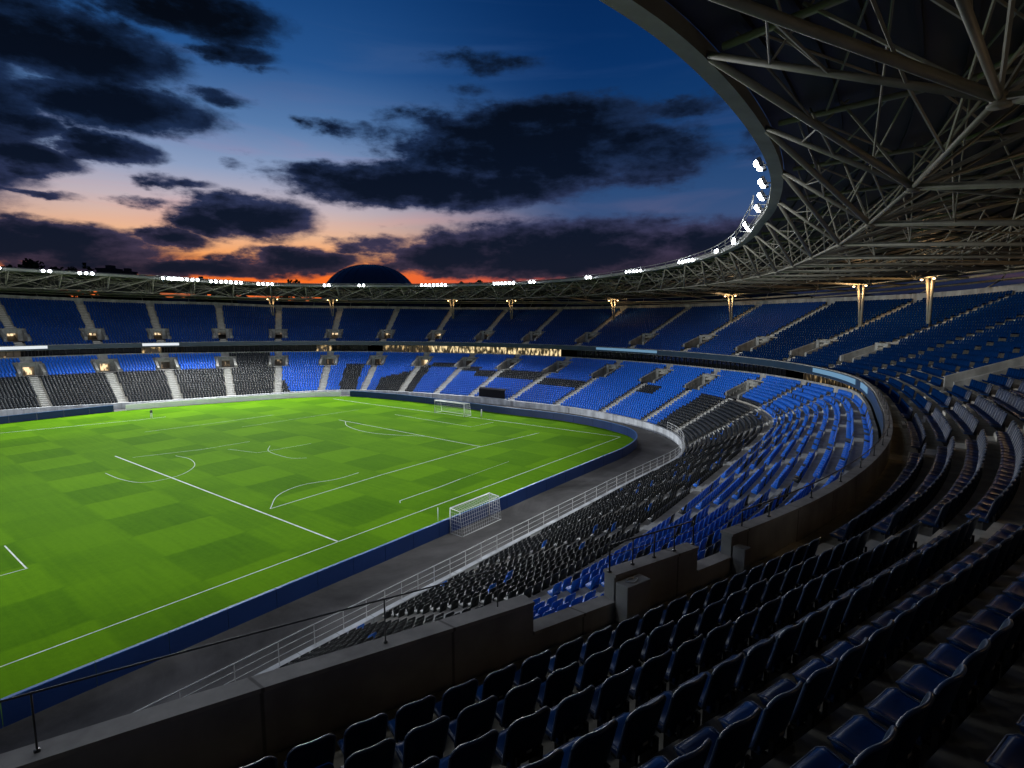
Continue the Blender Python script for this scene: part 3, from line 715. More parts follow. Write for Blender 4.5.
# ---- detailed seat
def seat_proto():
    root = empty('stadium_seat')
    # backrest: double curved shell with round shoulders
    bm = MB(); nu, nv = 12, 9
    def half(v):   # half width at height v 0..1
        w = .222+.018*math.sin(min(v*1.3, 1)*math.pi/2)
        if v > .8: w -= .034*((v-.8)/.2)**2.2
        return w
    def bp(u, v, back):
        w = half(v); x = u*w*(1-.04*u*u); z = .375+.535*v - (.05*(abs(u)**5)*((v-.7)/.3)**1.5 if v > .7 else 0)
        y = -.03-.09*v-.03*v*v+.075*(u*u)*(1-.25*v)-.012*math.sin(v*math.pi)
        return (x, y-(.026 if back else 0), z)
    vs = [bp(-1+2*i/nu, j/nv, bk) for bk in (0, 1) for j in range(nv+1) for i in range(nu+1)]
    st = (nu+1)*(nv+1); fs = []
    for j in range(nv):
        for i in range(nu):
            a = j*(nu+1)+i; fs.append((a, a+1, a+nu+2, a+nu+1)[::-1]); b = a+st; fs.append((b, b+1, b+nu+2, b+nu+1))
    for i in range(nu):
        a = i; fs.append((a, a+1, a+1+st, a+st)); a = nv*(nu+1)+i; fs.append((a+st, a+1+st, a+1, a))
    for j in range(nv):
        a = j*(nu+1); c = a+nu+1; fs.append((a, a+st, c+st, c)); a += nu; c += nu; fs.append((c, c+st, a+st, a))
    bm.add(vs, fs, 0, True)
    vals = (.02, .15, .3, .45, .6, .72, .8, .87, .93, .975)
    top = [bp(-1, v, 0) for v in vals]+[bp(u, 1, 0) for u in np.linspace(-1, 1, 13)]+[bp(1, v, 0) for v in vals[::-1]]
    bm.tube([(x, y-.013, z) for x, y, z in top], .0165, 6, mi=1)
    back = bm.build('backrest', [M['seat_shaded'], M['seat_rim']], root)
    # pan: dished, thick, with rolled front
    pm = MB(); nu, nv = 10, 9
    def tp(u, v):
        w = .195+.022*v - (.03*((v-.85)/.15)**2 if v > .85 else 0)
        x = u*w; y = -.02+.36*v
        z = .42+.035*v-.022*(1-u*u)*math.sin(min(v*1.15, 1)*math.pi)-.035*max(0, (v-.8)/.2)**2+.006*(abs(u)**4)
        return (x, y, z)
    def lp(u, v):
        x, y, z = tp(u, v); return (x*.93, -.02+(y+.02)*.95, .345+.03*v)
    vs = [tp(-1+2*i/nu, j/nv) for j in range(nv+1) for i in range(nu+1)]+[lp(-1+2*i/nu, j/nv) for j in range(nv+1) for i in range(nu+1)]
    st = (nu+1)*(nv+1); fs = []
    for j in range(nv):
        for i in range(nu):
            a = j*(nu+1)+i; fs.append((a, a+1, a+nu+2, a+nu+1)); b = a+st; fs.append((b, b+1, b+nu+2, b+nu+1)[::-1])
    for i in range(nu):
        a = i; fs.append((a, a+st, a+1+st, a+1)); a = nv*(nu+1)+i; fs.append((a, a+1, a+1+st, a+st))
    for j in range(nv):
        a = j*(nu+1); c = a+nu+1; fs.append((a, c, c+st, a+st)); a += nu; c += nu; fs.append((a, a+st, c+st, c))
    pm.add(vs, fs, 0, True)
    edge = [tp(-1, v) for v in np.linspace(.05, 1, 8)]+[tp(u, 1) for u in (-.6, -.2, .2, .6)]+[tp(1, v) for v in np.linspace(1, .05, 8)]
    pm.tube([(x, y, z-.006) for x, y, z in edge], .011, 6, mi=1)
    pm.build('seat_pan', [M['seat_pan'], M['seat_rim']], root)
    q = MB(); q.box((0, -.062-.026, .50), (.03, .003, .014)); q.build('number_plate', M['plate'], back)
    k = MB()
    for s_ in (-1, 1):
        k.tube([(s_*.13, -.10, .41), (s_*.13, -.075, .41)], .012, 6)
    k.box((0, .12, .33), (.17, .03, .025)); 
    for s in (-1, 1):
        k.box((s*.13, -.02, .26), (.018, .09, .1)); k.box((s*.13, -.09, .36), (.018, .02, .14))
    k.box((0, -.08, .17), (.2, .03, .03))
    for s in (-1, 1): k.box((s*.16, -.08, .075), (.03, .03, .075))
    k.build('support_bracket', M['bracket'], root)
    return root
ONES = ['', 'first', 'second', 'third', 'fourth', 'fifth', 'sixth', 'seventh', 'eighth', 'ninth', 'tenth', 'eleventh', 'twelfth', 'thirteenth', 'fourteenth', 'fifteenth', 'sixteenth', 'seventeenth', 'eighteenth', 'nineteenth']
TENS = {2: ('twenty', 'twentieth'), 3: ('thirty', 'thirtieth'), 4: ('forty', 'fortieth'), 5: ('fifty', 'fiftieth'), 6: ('sixty', 'sixtieth'), 7: ('seventy', 'seventieth')}
def ordinal(n):
    if n < 20: return ONES[n]
    t, o = divmod(n, 10); return TENS[t][1] if o == 0 else TENS[t][0]+'-'+ONES[o]
proto = seat_proto(); kids = list(proto.children)
rows = {}
for q in own: rows.setdefault(int(S[q, 7]), []).append(q)
first = True
for k in sorted(rows):
    for c, q in enumerate(sorted(rows[k], key=lambda q: px[q])):
        x, y, z, tx, ty = S[q, :5]
        if first: r = proto; ch = kids
        else:
            r = link(proto.copy()); ch = []
            for o in kids:
                n = link(o.copy()); n.parent = r; ch.append(n)
                for g in o.children: gc = link(g.copy()); gc.parent = n
        first = False
        r.location = (x, y, z); r.rotation_euler = (random.uniform(-.006, .006), random.uniform(-.008, .008), math.atan2(ty, tx)+random.uniform(-.012, .012))
        ch[1].rotation_euler = (random.uniform(-.015, .03), 0, 0)
        tag(r, 'shaded navy plastic seat, %s from the left in %s row up from the concrete parapet' % (ordinal(c+1), ordinal(k+1)), 'seat', 'navy seats in the near rows of the upper tier')
# ---- every other seat, one mass
LV, LF = lowpoly_seat()
rest = np.where(~own_set)[0]
n = len(rest); nvs = len(LV)
X, Y, Z, TX, TY = (S[rest, i] for i in range(5))
jit = rng.normal(0, .012, n)
c, s = TX, TY            # local +x along the tangent so that local +y looks at the pitch
c2 = c*np.cos(jit)-s*np.sin(jit); s2 = s*np.cos(jit)+c*np.sin(jit)
VX = X[:, None]+c2[:, None]*LV[None, :, 0]-s2[:, None]*LV[None, :, 1]
VY = Y[:, None]+s2[:, None]*LV[None, :, 0]+c2[:, None]*LV[None, :, 1]
VZ = Z[:, None]+LV[None, :, 2]
co = np.stack([VX, VY, VZ], -1).reshape(-1, 3).astype(np.float32)
lens = np.array([len(f) for f in LF]); flat = np.concatenate([np.array(f) for f in LF])
loops = (flat[None, :]+(np.arange(n)*nvs)[:, None]).ravel().astype(np.int32)
lt = np.tile(lens, n).astype(np.int32); ls = np.concatenate([[0], np.cumsum(lt)[:-1]]).astype(np.int32)
me = D.meshes.new('stadium_seats'); me.vertices.add(len(co)); me.vertices.foreach_set('co', co.ravel())
me.loops.add(len(loops)); me.loops.foreach_set('vertex_index', loops)
me.polygons.add(len(lt)); me.polygons.foreach_set('loop_start', ls); me.polygons.foreach_set('loop_total', lt)
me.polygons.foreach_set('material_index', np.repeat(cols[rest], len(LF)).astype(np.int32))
for m in ('seat_blue', 'seat_dark', 'seat_shaded_far', 'seat_half_shaded'): me.materials.append(M[m])
me.update(); me.validate()
tag(link(D.objects.new('stadium_seats', me)), 'thousands of blue and charcoal seats filling both tiers of the bowl', 'seats', kind='stuff')

# ------------------------------------------------------------------ railings and blocks at the near parapet
def rail(i0, i1, h, name, label, r=.022, step=4, mid=None, off=.12, matl='darkrail', hook=True, stepz=0):
    ids = list(range(i0, i1+1)); m = MB()
    top = [P3(P[i]+nor[i]*off, HP[i]+h) for i in ids]
    if hook: top = [top[0]-np.array([0, 0, h-.02])]+[top[0]-np.array([0, 0, .06])]+top+[top[-1]-np.array([0, 0, .06])]+[top[-1]-np.array([0, 0, h-.02])]
    o = tag(empty(name, tuple(P3(P[i0]+nor[i0]*off, HP[i0]))), label, 'railing', 'railings along the near parapet')
    def loc(p): return np.array(p)-np.array(o.location)
    m.tube([loc(p) for p in top], r, 7); m.build('top_rail', M[matl], o)
    if mid:
        m = MB()
        for mm in mid: m.tube([loc(P3(P[i]+nor[i]*off, HP[i]+mm)) for i in ids], r*.5, 5)
        m.build('middle_rail', M[matl], o)
    for i in ids[step//2::step]:
        m = MB(); b = P[i]+nor[i]*off; m.tube([loc(P3(b, HP[i])), loc(P3(b, HP[i]+h))], r*.9, 6)
        m.tube([loc(P3(b, HP[i])), loc(P3(b, HP[i]+.02))], r*2.6, 8); m.build('post', M[matl], o)
e1, e2, e3, e4 = min(op1), max(op1)+1, min(op2), max(op2)+1
rail(e1-25, e1-1, .62, 'handrail', 'dark thin handrail on the long low parapet at lower left', step=6, r=.0115)
rail(e2, e3, .5, 'handrail', 'dark curved handrail with closely set posts on the short parapet between two openings', step=1, mid=(.3,), r=.016)
rail(e4+1, e4+60, .38, 'handrail', 'low handrail with short posts along the curving parapet beyond the second opening', step=4, r=.018)
# concrete end blocks
for i, w, lab in ((e2, .3, 'squat grey concrete block with a cable loop beside the wide parapet opening'), (e4, .12, 'tall narrow concrete block beside the narrow parapet opening')):
    m = MB(); c = P[i]+nor[i]*.42+tan[i]*w; hz = HP[i]-.85
    top = HP[i]-.12 if i == e2 else HP[i]-.25
    m.box(P3(c, (hz+top)/2), (w, .14, (top-hz)/2), [P3(tan[i], 0), P3(nor[i], 0), (0, 0, 1)])
    o = tag(m.build('concrete_block', M['wall']), lab, 'block')
    bv = o.modifiers.new('Bevel', 'BEVEL'); bv.width = .015; bv.segments = 2
    if i == e2:
        cab = MB(); q = P3(c, top+.02)
        cab.tube([q+P3(tan[i]*(.12*math.cos(a)-.05)+nor[i]*.07*math.sin(a), .01*math.sin(3*a)) for a in np.linspace(0, 5.6, 16)], .012, 5)
        tag(cab.build('cable', M['galv']), 'pale loop of cable lying on the squat concrete block', 'cable')

# vomitory railing in the upper right is part of each vomitory near by
# ------------------------------------------------------------------ roof
roof = tag(empty('stadium_roof'), 'dark ring shaped roof on a web of pale steel tubes over the upper tier', 'roof')
ROV = ring_o(TH)
RH = ring_h(TH); OH = out_h(TH)
def deck_z(i, o):   # underside of the deck
    RO = ROV[i]; s = (o-RO)/(28-RO); return RH[i]+.25+(OH[i]+.2-RH[i]-.25)*s+1.0*math.sin(math.pi*min(max(s, 0), 1))
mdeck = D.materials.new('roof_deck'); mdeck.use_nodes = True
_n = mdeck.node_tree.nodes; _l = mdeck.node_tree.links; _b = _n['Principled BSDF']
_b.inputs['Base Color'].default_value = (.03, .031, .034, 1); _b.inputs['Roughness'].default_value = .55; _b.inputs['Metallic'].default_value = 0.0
mb = MB(); frs = [0, .12, .25, .38, .5, .63, .75, .87, 1]
ids = list(range(0, NS, 2))
secs = []
for i in ids:
    offs = [ROV[i]+.7+(27.3-ROV[i])*f for f in frs]
    secs.append([P3(P[i]+nor[i]*o, deck_z(i, o)) for o in offs]+[P3(P[i]+nor[i]*o, deck_z(i, o)+.3) for o in offs[::-1]]+[P3(P[i]+nor[i]*offs[0], deck_z(i, offs[0]))])
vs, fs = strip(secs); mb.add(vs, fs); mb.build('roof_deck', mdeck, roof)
# corrugation ribs under the deck (circumferential purlins)
mb = MB()
for f_ in np.arange(.06, .99, .04):
    for_ids = list(range(0, NS, 3)); secs = []
    for i in for_ids:
        o = ROV[i]+(28-ROV[i])*f_; z = deck_z(i, o)-.003; a = P[i]+nor[i]*(o-.07); b = P[i]+nor[i]*(o+.07); secs.append([P3(a, z), P3(a, z-.16), P3(b, z-.16), P3(b, z)])
    vs, fs = strip(secs); mb.add(vs, fs)
mb.build('purlin', M['dark'], roof)['kind'] = 'stuff'
# ring beam
mb = MB(); secs = [[P3(P[i]+nor[i]*(ROV[i]+a), RH[i]+z) for a, z in ((0, -.2), (0, .3), (.68, .3), (.68, -.28), (0, -.2))] for i in range(NS)]
vs, fs = strip(secs); mb.add(vs, fs); mb.build('ring_beam', M['ringsteel'], roof)
# catwalk rails inside the ring
mb = MB(); cw = [(idx(284)+q) % NS for q in range(0, int(150/360*NS*1.02))]
for o, dz, r in ((-1.0, .55, .05), (-1.0, .1, .03), (-.5, -.25, .03)):
    mb.tube([P3(P[i]+nor[i]*(ROV[i]+o), RH[i]+dz) for i in cw[::2]], r, 5)
for i in cw[::8]:
    a = P[i]+nor[i]*(ROV[i]-1.0); b = P[i]+nor[i]*ROV[i]
    mb.tube([P3(b, RH[i]-.2), P3(a, RH[i]-.1), P3(a, RH[i]+.55)], .03, 5)
mb.build('catwalk_rail', M['ringsteel'], roof)
# trusses
NT = 60
NO = node_o(TH); NZ = RH-3.4; HH = head_h(TH); HO = np.interp(np.cos(np.radians(TH-268)), [.6, .9], [15., 13.])
def ts(k): return int(round(k*NS/NT)) % NS
TSH = idx(270)  # phase
def tk(k): return (TSH+ts(k)) % NS if k >= 0 else (TSH-ts(-k)) % NS
def node(k): i = tk(k); return P3(P[i]+nor[i]*(ROV[i]+NO[i]), NZ[i])
def rpt(k, dz=-.1): i = tk(k); return P3(P[i]+nor[i]*(ROV[i]+.6), RH[i]+dz)
def head(k): i = tk(k); return P3(P[i]+nor[i]*HO[i], HH[i])
def outer(k): i = tk(k); return P3(P[i]+nor[i]*21.5, OH[i]-.9)
def dk(k, o): i = tk(k); return P3(P[i]+nor[i]*o, deck_z(i, o)-.1)
for k in range(-30, 30):
    i = tk(k)
    m = MB(); N0 = node(k)
    m.tube([rpt(k-1), N0], .13, 8); m.tube([rpt(k), N0], .105, 8)
    m.tube([N0, head(k)], .14, 8); m.tube([head(k), outer(k)], .11, 8)
    m.tube([N0, node(k+1)], .085, 7); m.tube([head(k), head(k+1)], .085, 7); m.tube([N0, head(k+1)], .06, 6)
    for q_, rr_ in ((N0, .2), (head(k), .2), (rpt(k), .15)): m.sphere(q_, rr_, 8, 5)
    tr = m.build('truss', M['steel'], roof)
    x, y, z = project(P3(P[i]+nor[i]*4, 25)); 
    if not (z > -8 and -300 < x < 1500): continue
    far = np.linalg.norm(N0-CAM) > 75
    w = MB()
    # web members up to the deck
    for kk, o, r in ((k, ROV[i]+3.5, .06), (k+.5, 4, .06), (k-.5, 4, .06), (k, 9, .09), (k+1, 9, .075)):
        kk0 = int(math.floor(kk)); fr = kk-kk0; d0 = dk(kk0, o)*(1-fr)+dk(kk0+1, o)*fr; w.tube([N0, d0], r, 5)
    mid = (N0*.45+head(k)*.55)
    for kk, o, r in ((k, 6.5, .055), (k, 13, .06), (k+1, 10.5, .055), (k-1, 10.5, .055)): w.tube([mid, dk(kk, o)], r, 5)
    # lattice between ring and node
    rr = [rpt(k-1), rpt(k)]
    a = rpt(k-1)*.5+N0*.5; b = rpt(k)*.5+N0*.5; 
    w.tube([a, b], .05, 5); w.tube([a, dk(k-1, ROV[i]+2.4)], .045, 5); w.tube([a, dk(k, ROV[i]+2.4)], .045, 5); w.tube([b, dk(k, ROV[i]+2.4)], .045, 5)
    a3 = rpt(k)*.72+N0*.28; w.tube([a3, dk(k, ROV[i]+3.8)], .04, 5); w.tube([a3, a], .035, 5)
    a4 = rpt(k)*.25+N0*.75; w.tube([a4, dk(k-1, ROV[i]+6.5)], .045, 5); w.tube([a4, node(k+1)*.5+N0*.5], .045, 5); w.tube([node(k+1)*.5+N0*.5, dk(k, ROV[i]+8)], .05, 5)
    w.tube([rpt(k, .1), rpt(k+1, .1)], .06, 5)
    hk = head(k)
    for kk, o in ((k, HO[i]-4), (k, HO[i]+4), (k, HO[i])): w.tube([hk, dk(kk, o)], .05, 5)
    qa = N0*.75+hk*.25; qb = N0*.25+hk*.75
    for qq, o in ((qa, ROV[i]+NO[i]+3.2), (qb, HO[i]-2.6)):
        w.tube([qq, dk(k, o)], .04, 5); w.tube([qq, dk(k+1, o)], .035, 5); w.tube([qq, dk(k-1, o)], .035, 5)
    for o in (ROV[i]+2.2, ROV[i]+6.5, 5.5, 12):
        w.tube([dk(k, o)-np.array([0, 0, .25]), dk(k+1, o+3)-np.array([0, 0, .25])], .05, 5); w.tube([dk(k, o+3)-np.array([0, 0, .25]), dk(k+1, o)-np.array([0, 0, .25])], .045, 5)
    gp = MB()
    for q_ in (N0, hk): gp.tube([q_-np.array([0, 0, .03])+np.array([0, 0, -.16]), q_+np.array([0, 0, -.12])], [.24, .24], 10)
    gp.build('node_plate', M['steel'], tr)
    w.build('brace', M['steel'], tr)
    # upper chord tubes on the deck
    u = MB(); u.tube([dk(k, o)-np.array([0, 0, .28]) for o in (ROV[i]+1.2, 2, 9, 17, 25)], .12, 7)
    if k % 2 == 0:
        pass
    u.tube([dk(k, 9)-np.array([0, 0, .3]), dk(k+1, 2)-np.array([0, 0, .3])], .1, 6); u.tube([dk(k, 9)-np.array([0, 0, .3]), dk(k+1, 17)-np.array([0, 0, .3])], .1, 6)
    u.build('rafter', M['steel'], tr)
mb = MB(); mb.tube([P3(P[i]+nor[i]*21.5, OH[i]-.9) for i in range(0, NS, 3)], .2, 8, closed=True)
mb.tube([P3(P[i]+nor[i]*25.5, OH[i]-1.3) for i in range(0, NS, 3)], .16, 8, closed=True); mb.build('perimeter_tube', M['steel'], roof)
mb = MB()
for j in range(NT):
    i = tk(j-30); mb.tube([P3(P[i]+nor[i]*23.7, HR[i]+1.2), P3(P[i]+nor[i]*25.5, OH[i]-1.3)], .09, 6)
    mb.tube([P3(P[i]+nor[i]*25.5, OH[i]-1.3), P3(P[i]+nor[i]*26.5, deck_z(i, 26.5))], .08, 5)
mb.build('perimeter_post', M['steel'], roof)['kind'] = 'stuff'

# V columns on the upper terrace
def column(th, off, label, lampstr, slab):
    i = idx(th); n = nor[i]; t = tan[i]; kf = np.interp((off-.25)/23.35, UP.frac, np.arange(UP.n+1)); z0 = UP.f0[i]+UP.rise[i]*math.floor(kf); z1 = OH[i]-.9+(.4)
    b = P[i]+n*off; o = tag(empty('roof_column', tuple(P3(b, z0))), label, 'column', 'steel columns holding up the roof')
    hh = HH[i]-z0
    m = MB(); m.box((0, 0, .06), (.4, .4, .06)); m.build('base_plate', M['steel'], o)
    for sgn, sp in ((1, 1.1), (-1, .25)):
        m = MB(); m.tube([(t[0]*sgn*.12, t[1]*sgn*.12, .05), (t[0]*sgn*sp*.55, t[1]*sgn*sp*.55, hh*.6), (t[0]*sgn*sp, t[1]*sgn*sp, hh)], [.17, .17, .24], 8); m.build('leg', M['steel'], o)
    m = MB(); m.tube([(t[0]*1.9-n[0]*.3, t[1]*1.9-n[1]*.3, hh-.05), (-t[0]*1.6-n[0]*.3, -t[1]*1.6-n[1]*.3, hh-.05)], .1, 6); m.build('head_beam', M['steel'], o)
    if lampstr:
        for sgn in (1, -1):
            q = P3(b+t*sgn*1.35-n*.55, z0+hh-.35)
            l = MB(); l.sphere((0, 0, 0), .16, 10, 6, 0, (1, 1, .6)); l.box((0, 0, .12), (.2, .2, .03), mi=1)
            lo = l.build('column_lamp', [M['warmlamp'], M['housing']]); lo.location = q
            
            tag(lo, 'warm lamp on the %s arm of the %s' % ('farther' if sgn > 0 else 'nearer', slab), 'lamp', 'warm lamps at the column heads')
            if sgn > 0:
                ld = D.lights.new('column_light', 'POINT'); ld.energy = lampstr; ld.color = (1, .62, .28); ld.shadow_soft_size = .2
                lo2 = link(D.objects.new('column_light', ld)); lo2.location = P3(b-n*1.0, z0+hh-.9)
cl = [(313.2, 14.5, 'forked steel column nearest the camera at right, standing in dark seats', 420, 'column nearest the camera'), (320.6, 14, 'forked steel column second from the right end of the row', 420, 'second column from right'),
      (338.3, 16, 'forked steel column above the bend of the far seats, third from right', 420, 'third column from right'), (356.5, 16.5, 'forked steel column on the far stand, fourth from right', 420, 'fourth column from right'),
      (13.5, 17, 'forked steel column on the far stand, fifth from right', 120, 'fifth column from right'), (23.5, 17, 'forked steel column beside the far goal end, sixth from right', 120, 'sixth column from right'),
      (43, 17.5, 'forked steel column on the far stand under the dome', 120, 'column under the dome'), (52, 17.5, 'forked steel column on the far stand left of the dome', 120, 'column left of the dome')]
cl += [(291.5, 12.5, 'unseen forked steel column added at the far end of the near stand, beyond the frame', 150, 'column beyond the right frame edge'), (275, 12.5, 'unseen forked steel column added in the near stand, right of the camera', 110, 'column right of the camera'),
       (259, 12.8, 'unseen forked steel column added in the near stand, just behind the camera', 60, 'column behind the camera')]  # unseen columns added so their warm lamps fill the dark near stand
for c_ in cl: column(*c_)

# ------------------------------------------------------------------ floodlights
FL = [(7.0, -67.6, 2), (11.4, -66.8, 2), (15.5, -65.7, 2), (20.5, -64.2, 2), (29.0, -61.0, 4), (39.5, -56.4, 4), (48.5, -51.3, 2), (61, -42.5, 5), (75.5, -27.5, 5)]
def ring_hit(x, y=288.):
    a = math.atan((x-512)/555.*math.cos(0)); dv = FWD*math.cos(a)+RGT*math.sin(a)
    best = None; R5 = P+nor*ROV[:, None]
    q = R5-CAM[:2]; f = q@dv; l = q@np.array([-dv[1], dv[0]])
    j = np.argmin(np.where(f > 60, np.abs(l), 1e9)); return j
spots = [(int(np.argmin(np.linalg.norm(P+nor*ROV[:, None]-np.array([x, y]), axis=1))), n) for x, y, n in FL]
for x, n in ((590, 2), (533, 2), (506, 6), (435, 7), (365, 2), (330, 2), (270, 4), (240, 3), (225, 5), (190, 6), (177, 4), (94, 3), (52, 2), (5, 2)): spots.append((ring_hit(x), n))
for th in (110, 122, 135, 150, 165, 182, 200, 215, 228, 240, 250): spots.append((idx(th), 4))
aimp = np.array([2., 3., 0.])
fl_lab = ['beside the roof edge high at right', 'below the highest lamps on the roof edge at right', 'third from the top of the string on the bend', 'single pair between the top string and the bend cluster', 'on the bend of the roof edge', 'past the bend of the roof edge', 'where the roof edge runs towards the far side', 'on the roof edge above the blue far corner seats', 'on the roof edge left of the far corner',
 'on the far roof edge right of centre', 'on the far roof edge, right of the wide cluster', 'wide cluster on the far roof edge above the lit lounge', 'widest cluster on the far roof edge right of the dome', 'in front of the right half of the dome', 'in front of the left foot of the dome', 'left of the dome against orange sky', 'second left of the dome against orange sky', 'third left of the dome against orange sky', 'large cluster at left over the white board', 'left neighbour of the large cluster over the white board', 'on the far left roof edge among bent tubes', 'on the far left roof edge near the trees', 'at the leftmost end of the roof edge in view']
LPW = 22500.
for s_i, (i, n) in enumerate(spots):
    c = P[i]+nor[i]*(ROV[i]-(.62 if P[i][1] > -35 else .42)); z = RH[i]+.12
    shown = s_i < len(fl_lab)
    o = empty('floodlight', tuple(P3(c, z)))
    tag(o, ('white floodlight bank '+fl_lab[s_i]) if shown else 'white floodlight bank on the roof edge behind the camera side', 'floodlight', 'floodlight banks along the roof edge')
    t3 = P3(tan[i], 0); dirv = np.array([aimp[0], aimp[1], 0])-P3(c, z); dirv /= np.linalg.norm(dirv)
    up = np.cross(t3, dirv); up /= np.linalg.norm(up); 
    b = MB(); b.tube([-t3*(n*.56), t3*(n*.56)], .05, 6); b.tube([(0, 0, 0), P3(nor[i]*.62, -.1)], .05, 6); b.build('lamp_bar', M['housing'], o)
    for k in range(n):
        nearlamp = P[i][1] < -20 and P[i][0] > -5
        pos = t3*((k-(n-1)/2)*(1.05 if nearlamp else 1.12)); hs = .23 if nearlamp else .33
        h = MB(); h.box(pos-dirv*.06, (hs, hs, .10), [t3, up, dirv], 0)
        h.sphere(pos+dirv*.10, hs*.86, 10, 6, 1, (1, 1, 1)); h.build('lamp_head', [M['housing'], M['lamp']], o)
    ld = D.lights.new('flood_light', 'SPOT'); ld.energy = LPW*(.55+.45*n/4)*(1.3 if P[i][1] > -15 else .36); ld.color = (.93, .97, 1.); ld.spot_size = R(116 if P[i][1] > -15 else 104); ld.spot_blend = 1.0; ld.shadow_soft_size = .5
    lo = link(D.objects.new('flood_light', ld)); lo.location = P3(c-nor[i]*.6, z-.15)
    far = np.array([P[i][0]*.5, P[i][1]*.5+2, 0]) if P[i][1] > -15 else np.array([P[i][0]*.1, P[i][1]*-.12, 0])
    if 196 < TH[i] < 262: far = np.array([P[i][0]*.1, 27., 0.]); ld.spot_size = R(84); ld.energy *= 2.1
    if 118 < TH[i] < 172: far = np.array([46., -52., 2.]); ld.spot_size = R(44); ld.energy = 115000.
    lo.rotation_euler = Vector(far-np.array(lo.location)).to_track_quat('-Z', 'Y').to_euler()

# ------------------------------------------------------------------ beyond the stadium
def pix(x, y):
    cx = (x-512)/555; cy = (384-y)/555; f = math.cos(TAU)+cy*math.sin(TAU); u = cy*math.cos(TAU)-math.sin(TAU)
    return math.degrees(math.atan2(cx, f)), math.degrees(math.atan2(u, math.hypot(cx, f)))
def bearing(x, dist): a = math.atan((x-512)/555.); d = FWD*math.cos(a)+RGT*math.sin(a); return CAM[:2]+d*dist
# hills
mb = MB(); secs = []
for a in np.linspace(0, 360, 541):
    row = []
    for dist, hh in ((190, 0), (230, 9), (280, 24), (340, 34), (420, 29), (700, 15)):
        w = 1+.06*math.sin(R(a*5+dist))+.05*math.sin(R(a*13))+rng.uniform(-.05, .05)
        row.append((dist*math.cos(R(a)), dist*math.sin(R(a)), hh*w-.1))
    secs.append(row)
vs, fs = strip(secs, False); mb.add(vs, fs, 0, True); tag(mb.build('hills', M['hill']), kind='structure')
def top_z(x, y, dist): return 19+dist*math.tan(math.radians(pix(x, y)[1]))
def tree(x, ytop, dist, base, w, kind, label):
    p = bearing(x, dist); h = top_z(x, ytop, dist)-base; o = tag(empty('tree', (p[0], p[1], base)), label, 'tree', 'dark trees beyond the far roof')
    t = MB(); t.tube([(0, 0, 0), (.2, .1, h*.4), (0, 0, h*.8)], [.5, .35, .1], 7)
    for q in range(5):
        a = q*1.3; t.tube([(0, 0, h*(.3+.08*q)), (math.cos(a)*w*.35, math.sin(a)*w*.35, h*(.45+.1*q))], [.2, .06], 5)
    t.build('trunk', M['bark'], o)
    c = MB(); r2 = random.Random(int(x*13+dist))
    cl = []
    for q in range(60):
        v = r2.random(); 
        if kind == 'column': rad = w*.5*(1-.5*abs(v-.4)); zz = h*(.1+.9*v)
        else: rad = w*.5*math.sqrt(max(.02, 1-(2*v-1)**2)); zz = h*(.22+.76*v)
        a = r2.random()*6.283; d = rad*math.sqrt(r2.random()); cl.append((math.cos(a)*d, math.sin(a)*d, zz))
    for cx, cy, cz in cl:
        for j in range(34):
            q = np.array([cx, cy, cz])+np.array([r2.gauss(0, 1), r2.gauss(0, 1), r2.gauss(0, .8)])*w*.075
            s = w*.045+.12; e1 = np.array([r2.gauss(0, 1) for _ in range(3)]); e1 /= np.linalg.norm(e1); e2 = np.cross(e1, [r2.gauss(0, 1) for _ in range(3)]); e2 /= np.linalg.norm(e2)+1e-9
            c.add([q-e1*s-e2*s*.6, q+e1*s-e2*s*.6, q+e1*s+e2*s*.6, q-e1*s+e2*s*.6], [(0, 1, 2, 3)])
    c.build('crown', M['leaf'], o)
for a_ in ((38, 261, 290, 12, 12, 'round', 'wide round dark tree above the far left roof edge'), (18, 265, 285, 12, 7, 'round', 'small round dark tree left of the wide tree above the roof'), (62, 266, 295, 13, 10, 'round', 'low dark tree right of the wide round tree above the roof'),
           (94, 263, 288, 13, 4, 'column', 'narrow columnar dark tree above the far left roof'), (79, 268, 300, 14, 7, 'round', 'low bushy tree between wide tree and columnar tree'),
           (294, 280, 330, 18, 4, 'column', 'small upright tree left of the dome on the orange sky'), (301, 279, 330, 18, 4, 'column', 'taller small upright tree nearest to the dome'), (286, 283, 335, 18, 4, 'round', 'lowest small tree of those left of the dome'),
           (462, 282, 330, 18, 6, 'round', 'round small tree right of the dome behind the far roof'), (470, 283, 335, 18, 6, 'round', 'second small round tree right of the dome'), (479, 281, 330, 18, 5, 'column', 'upright small tree right of two round ones by the dome'),
           (530, 284, 330, 18, 8, 'round', 'dark tree behind the far roof right of the wide floodlight bank'), (545, 284, 335, 18, 8, 'round', 'dark tree farthest right behind the far roof'),
           (150, 288, 200, 6, 11, 'round', 'dark tree seen in the gap under the far left roof'), (225, 290, 205, 6, 10, 'round', 'dark bushy tree in the gap under the roof right of centre left'), (40, 283, 200, 6, 14, 'round', 'broad dark tree in the gap under the leftmost roof'), (112, 287, 202, 6, 12, 'round', 'dark tree in the gap below the narrow columnar tree')):
    tree(*a_)
def block(x, ytop, dist, base, w, label):
    p = bearing(x, dist); h = top_z(x, ytop, dist)-base-2; o = tag(empty('far_building', (p[0], p[1], base), YAW), label, 'building', 'dark buildings beyond the far roof')
    m = MB(); m.box((0, 0, h/2), (w/2, w/2, h/2)); m.build('wall', M['tower'], o)
    m = MB(); m.box((0, 0, h+.4), (w/2+.3, w/2+.3, .39)); m.box((w*.15, 0, h+1.5), (w*.2, w*.2, .7)); m.build('roof', M['tower'], o)
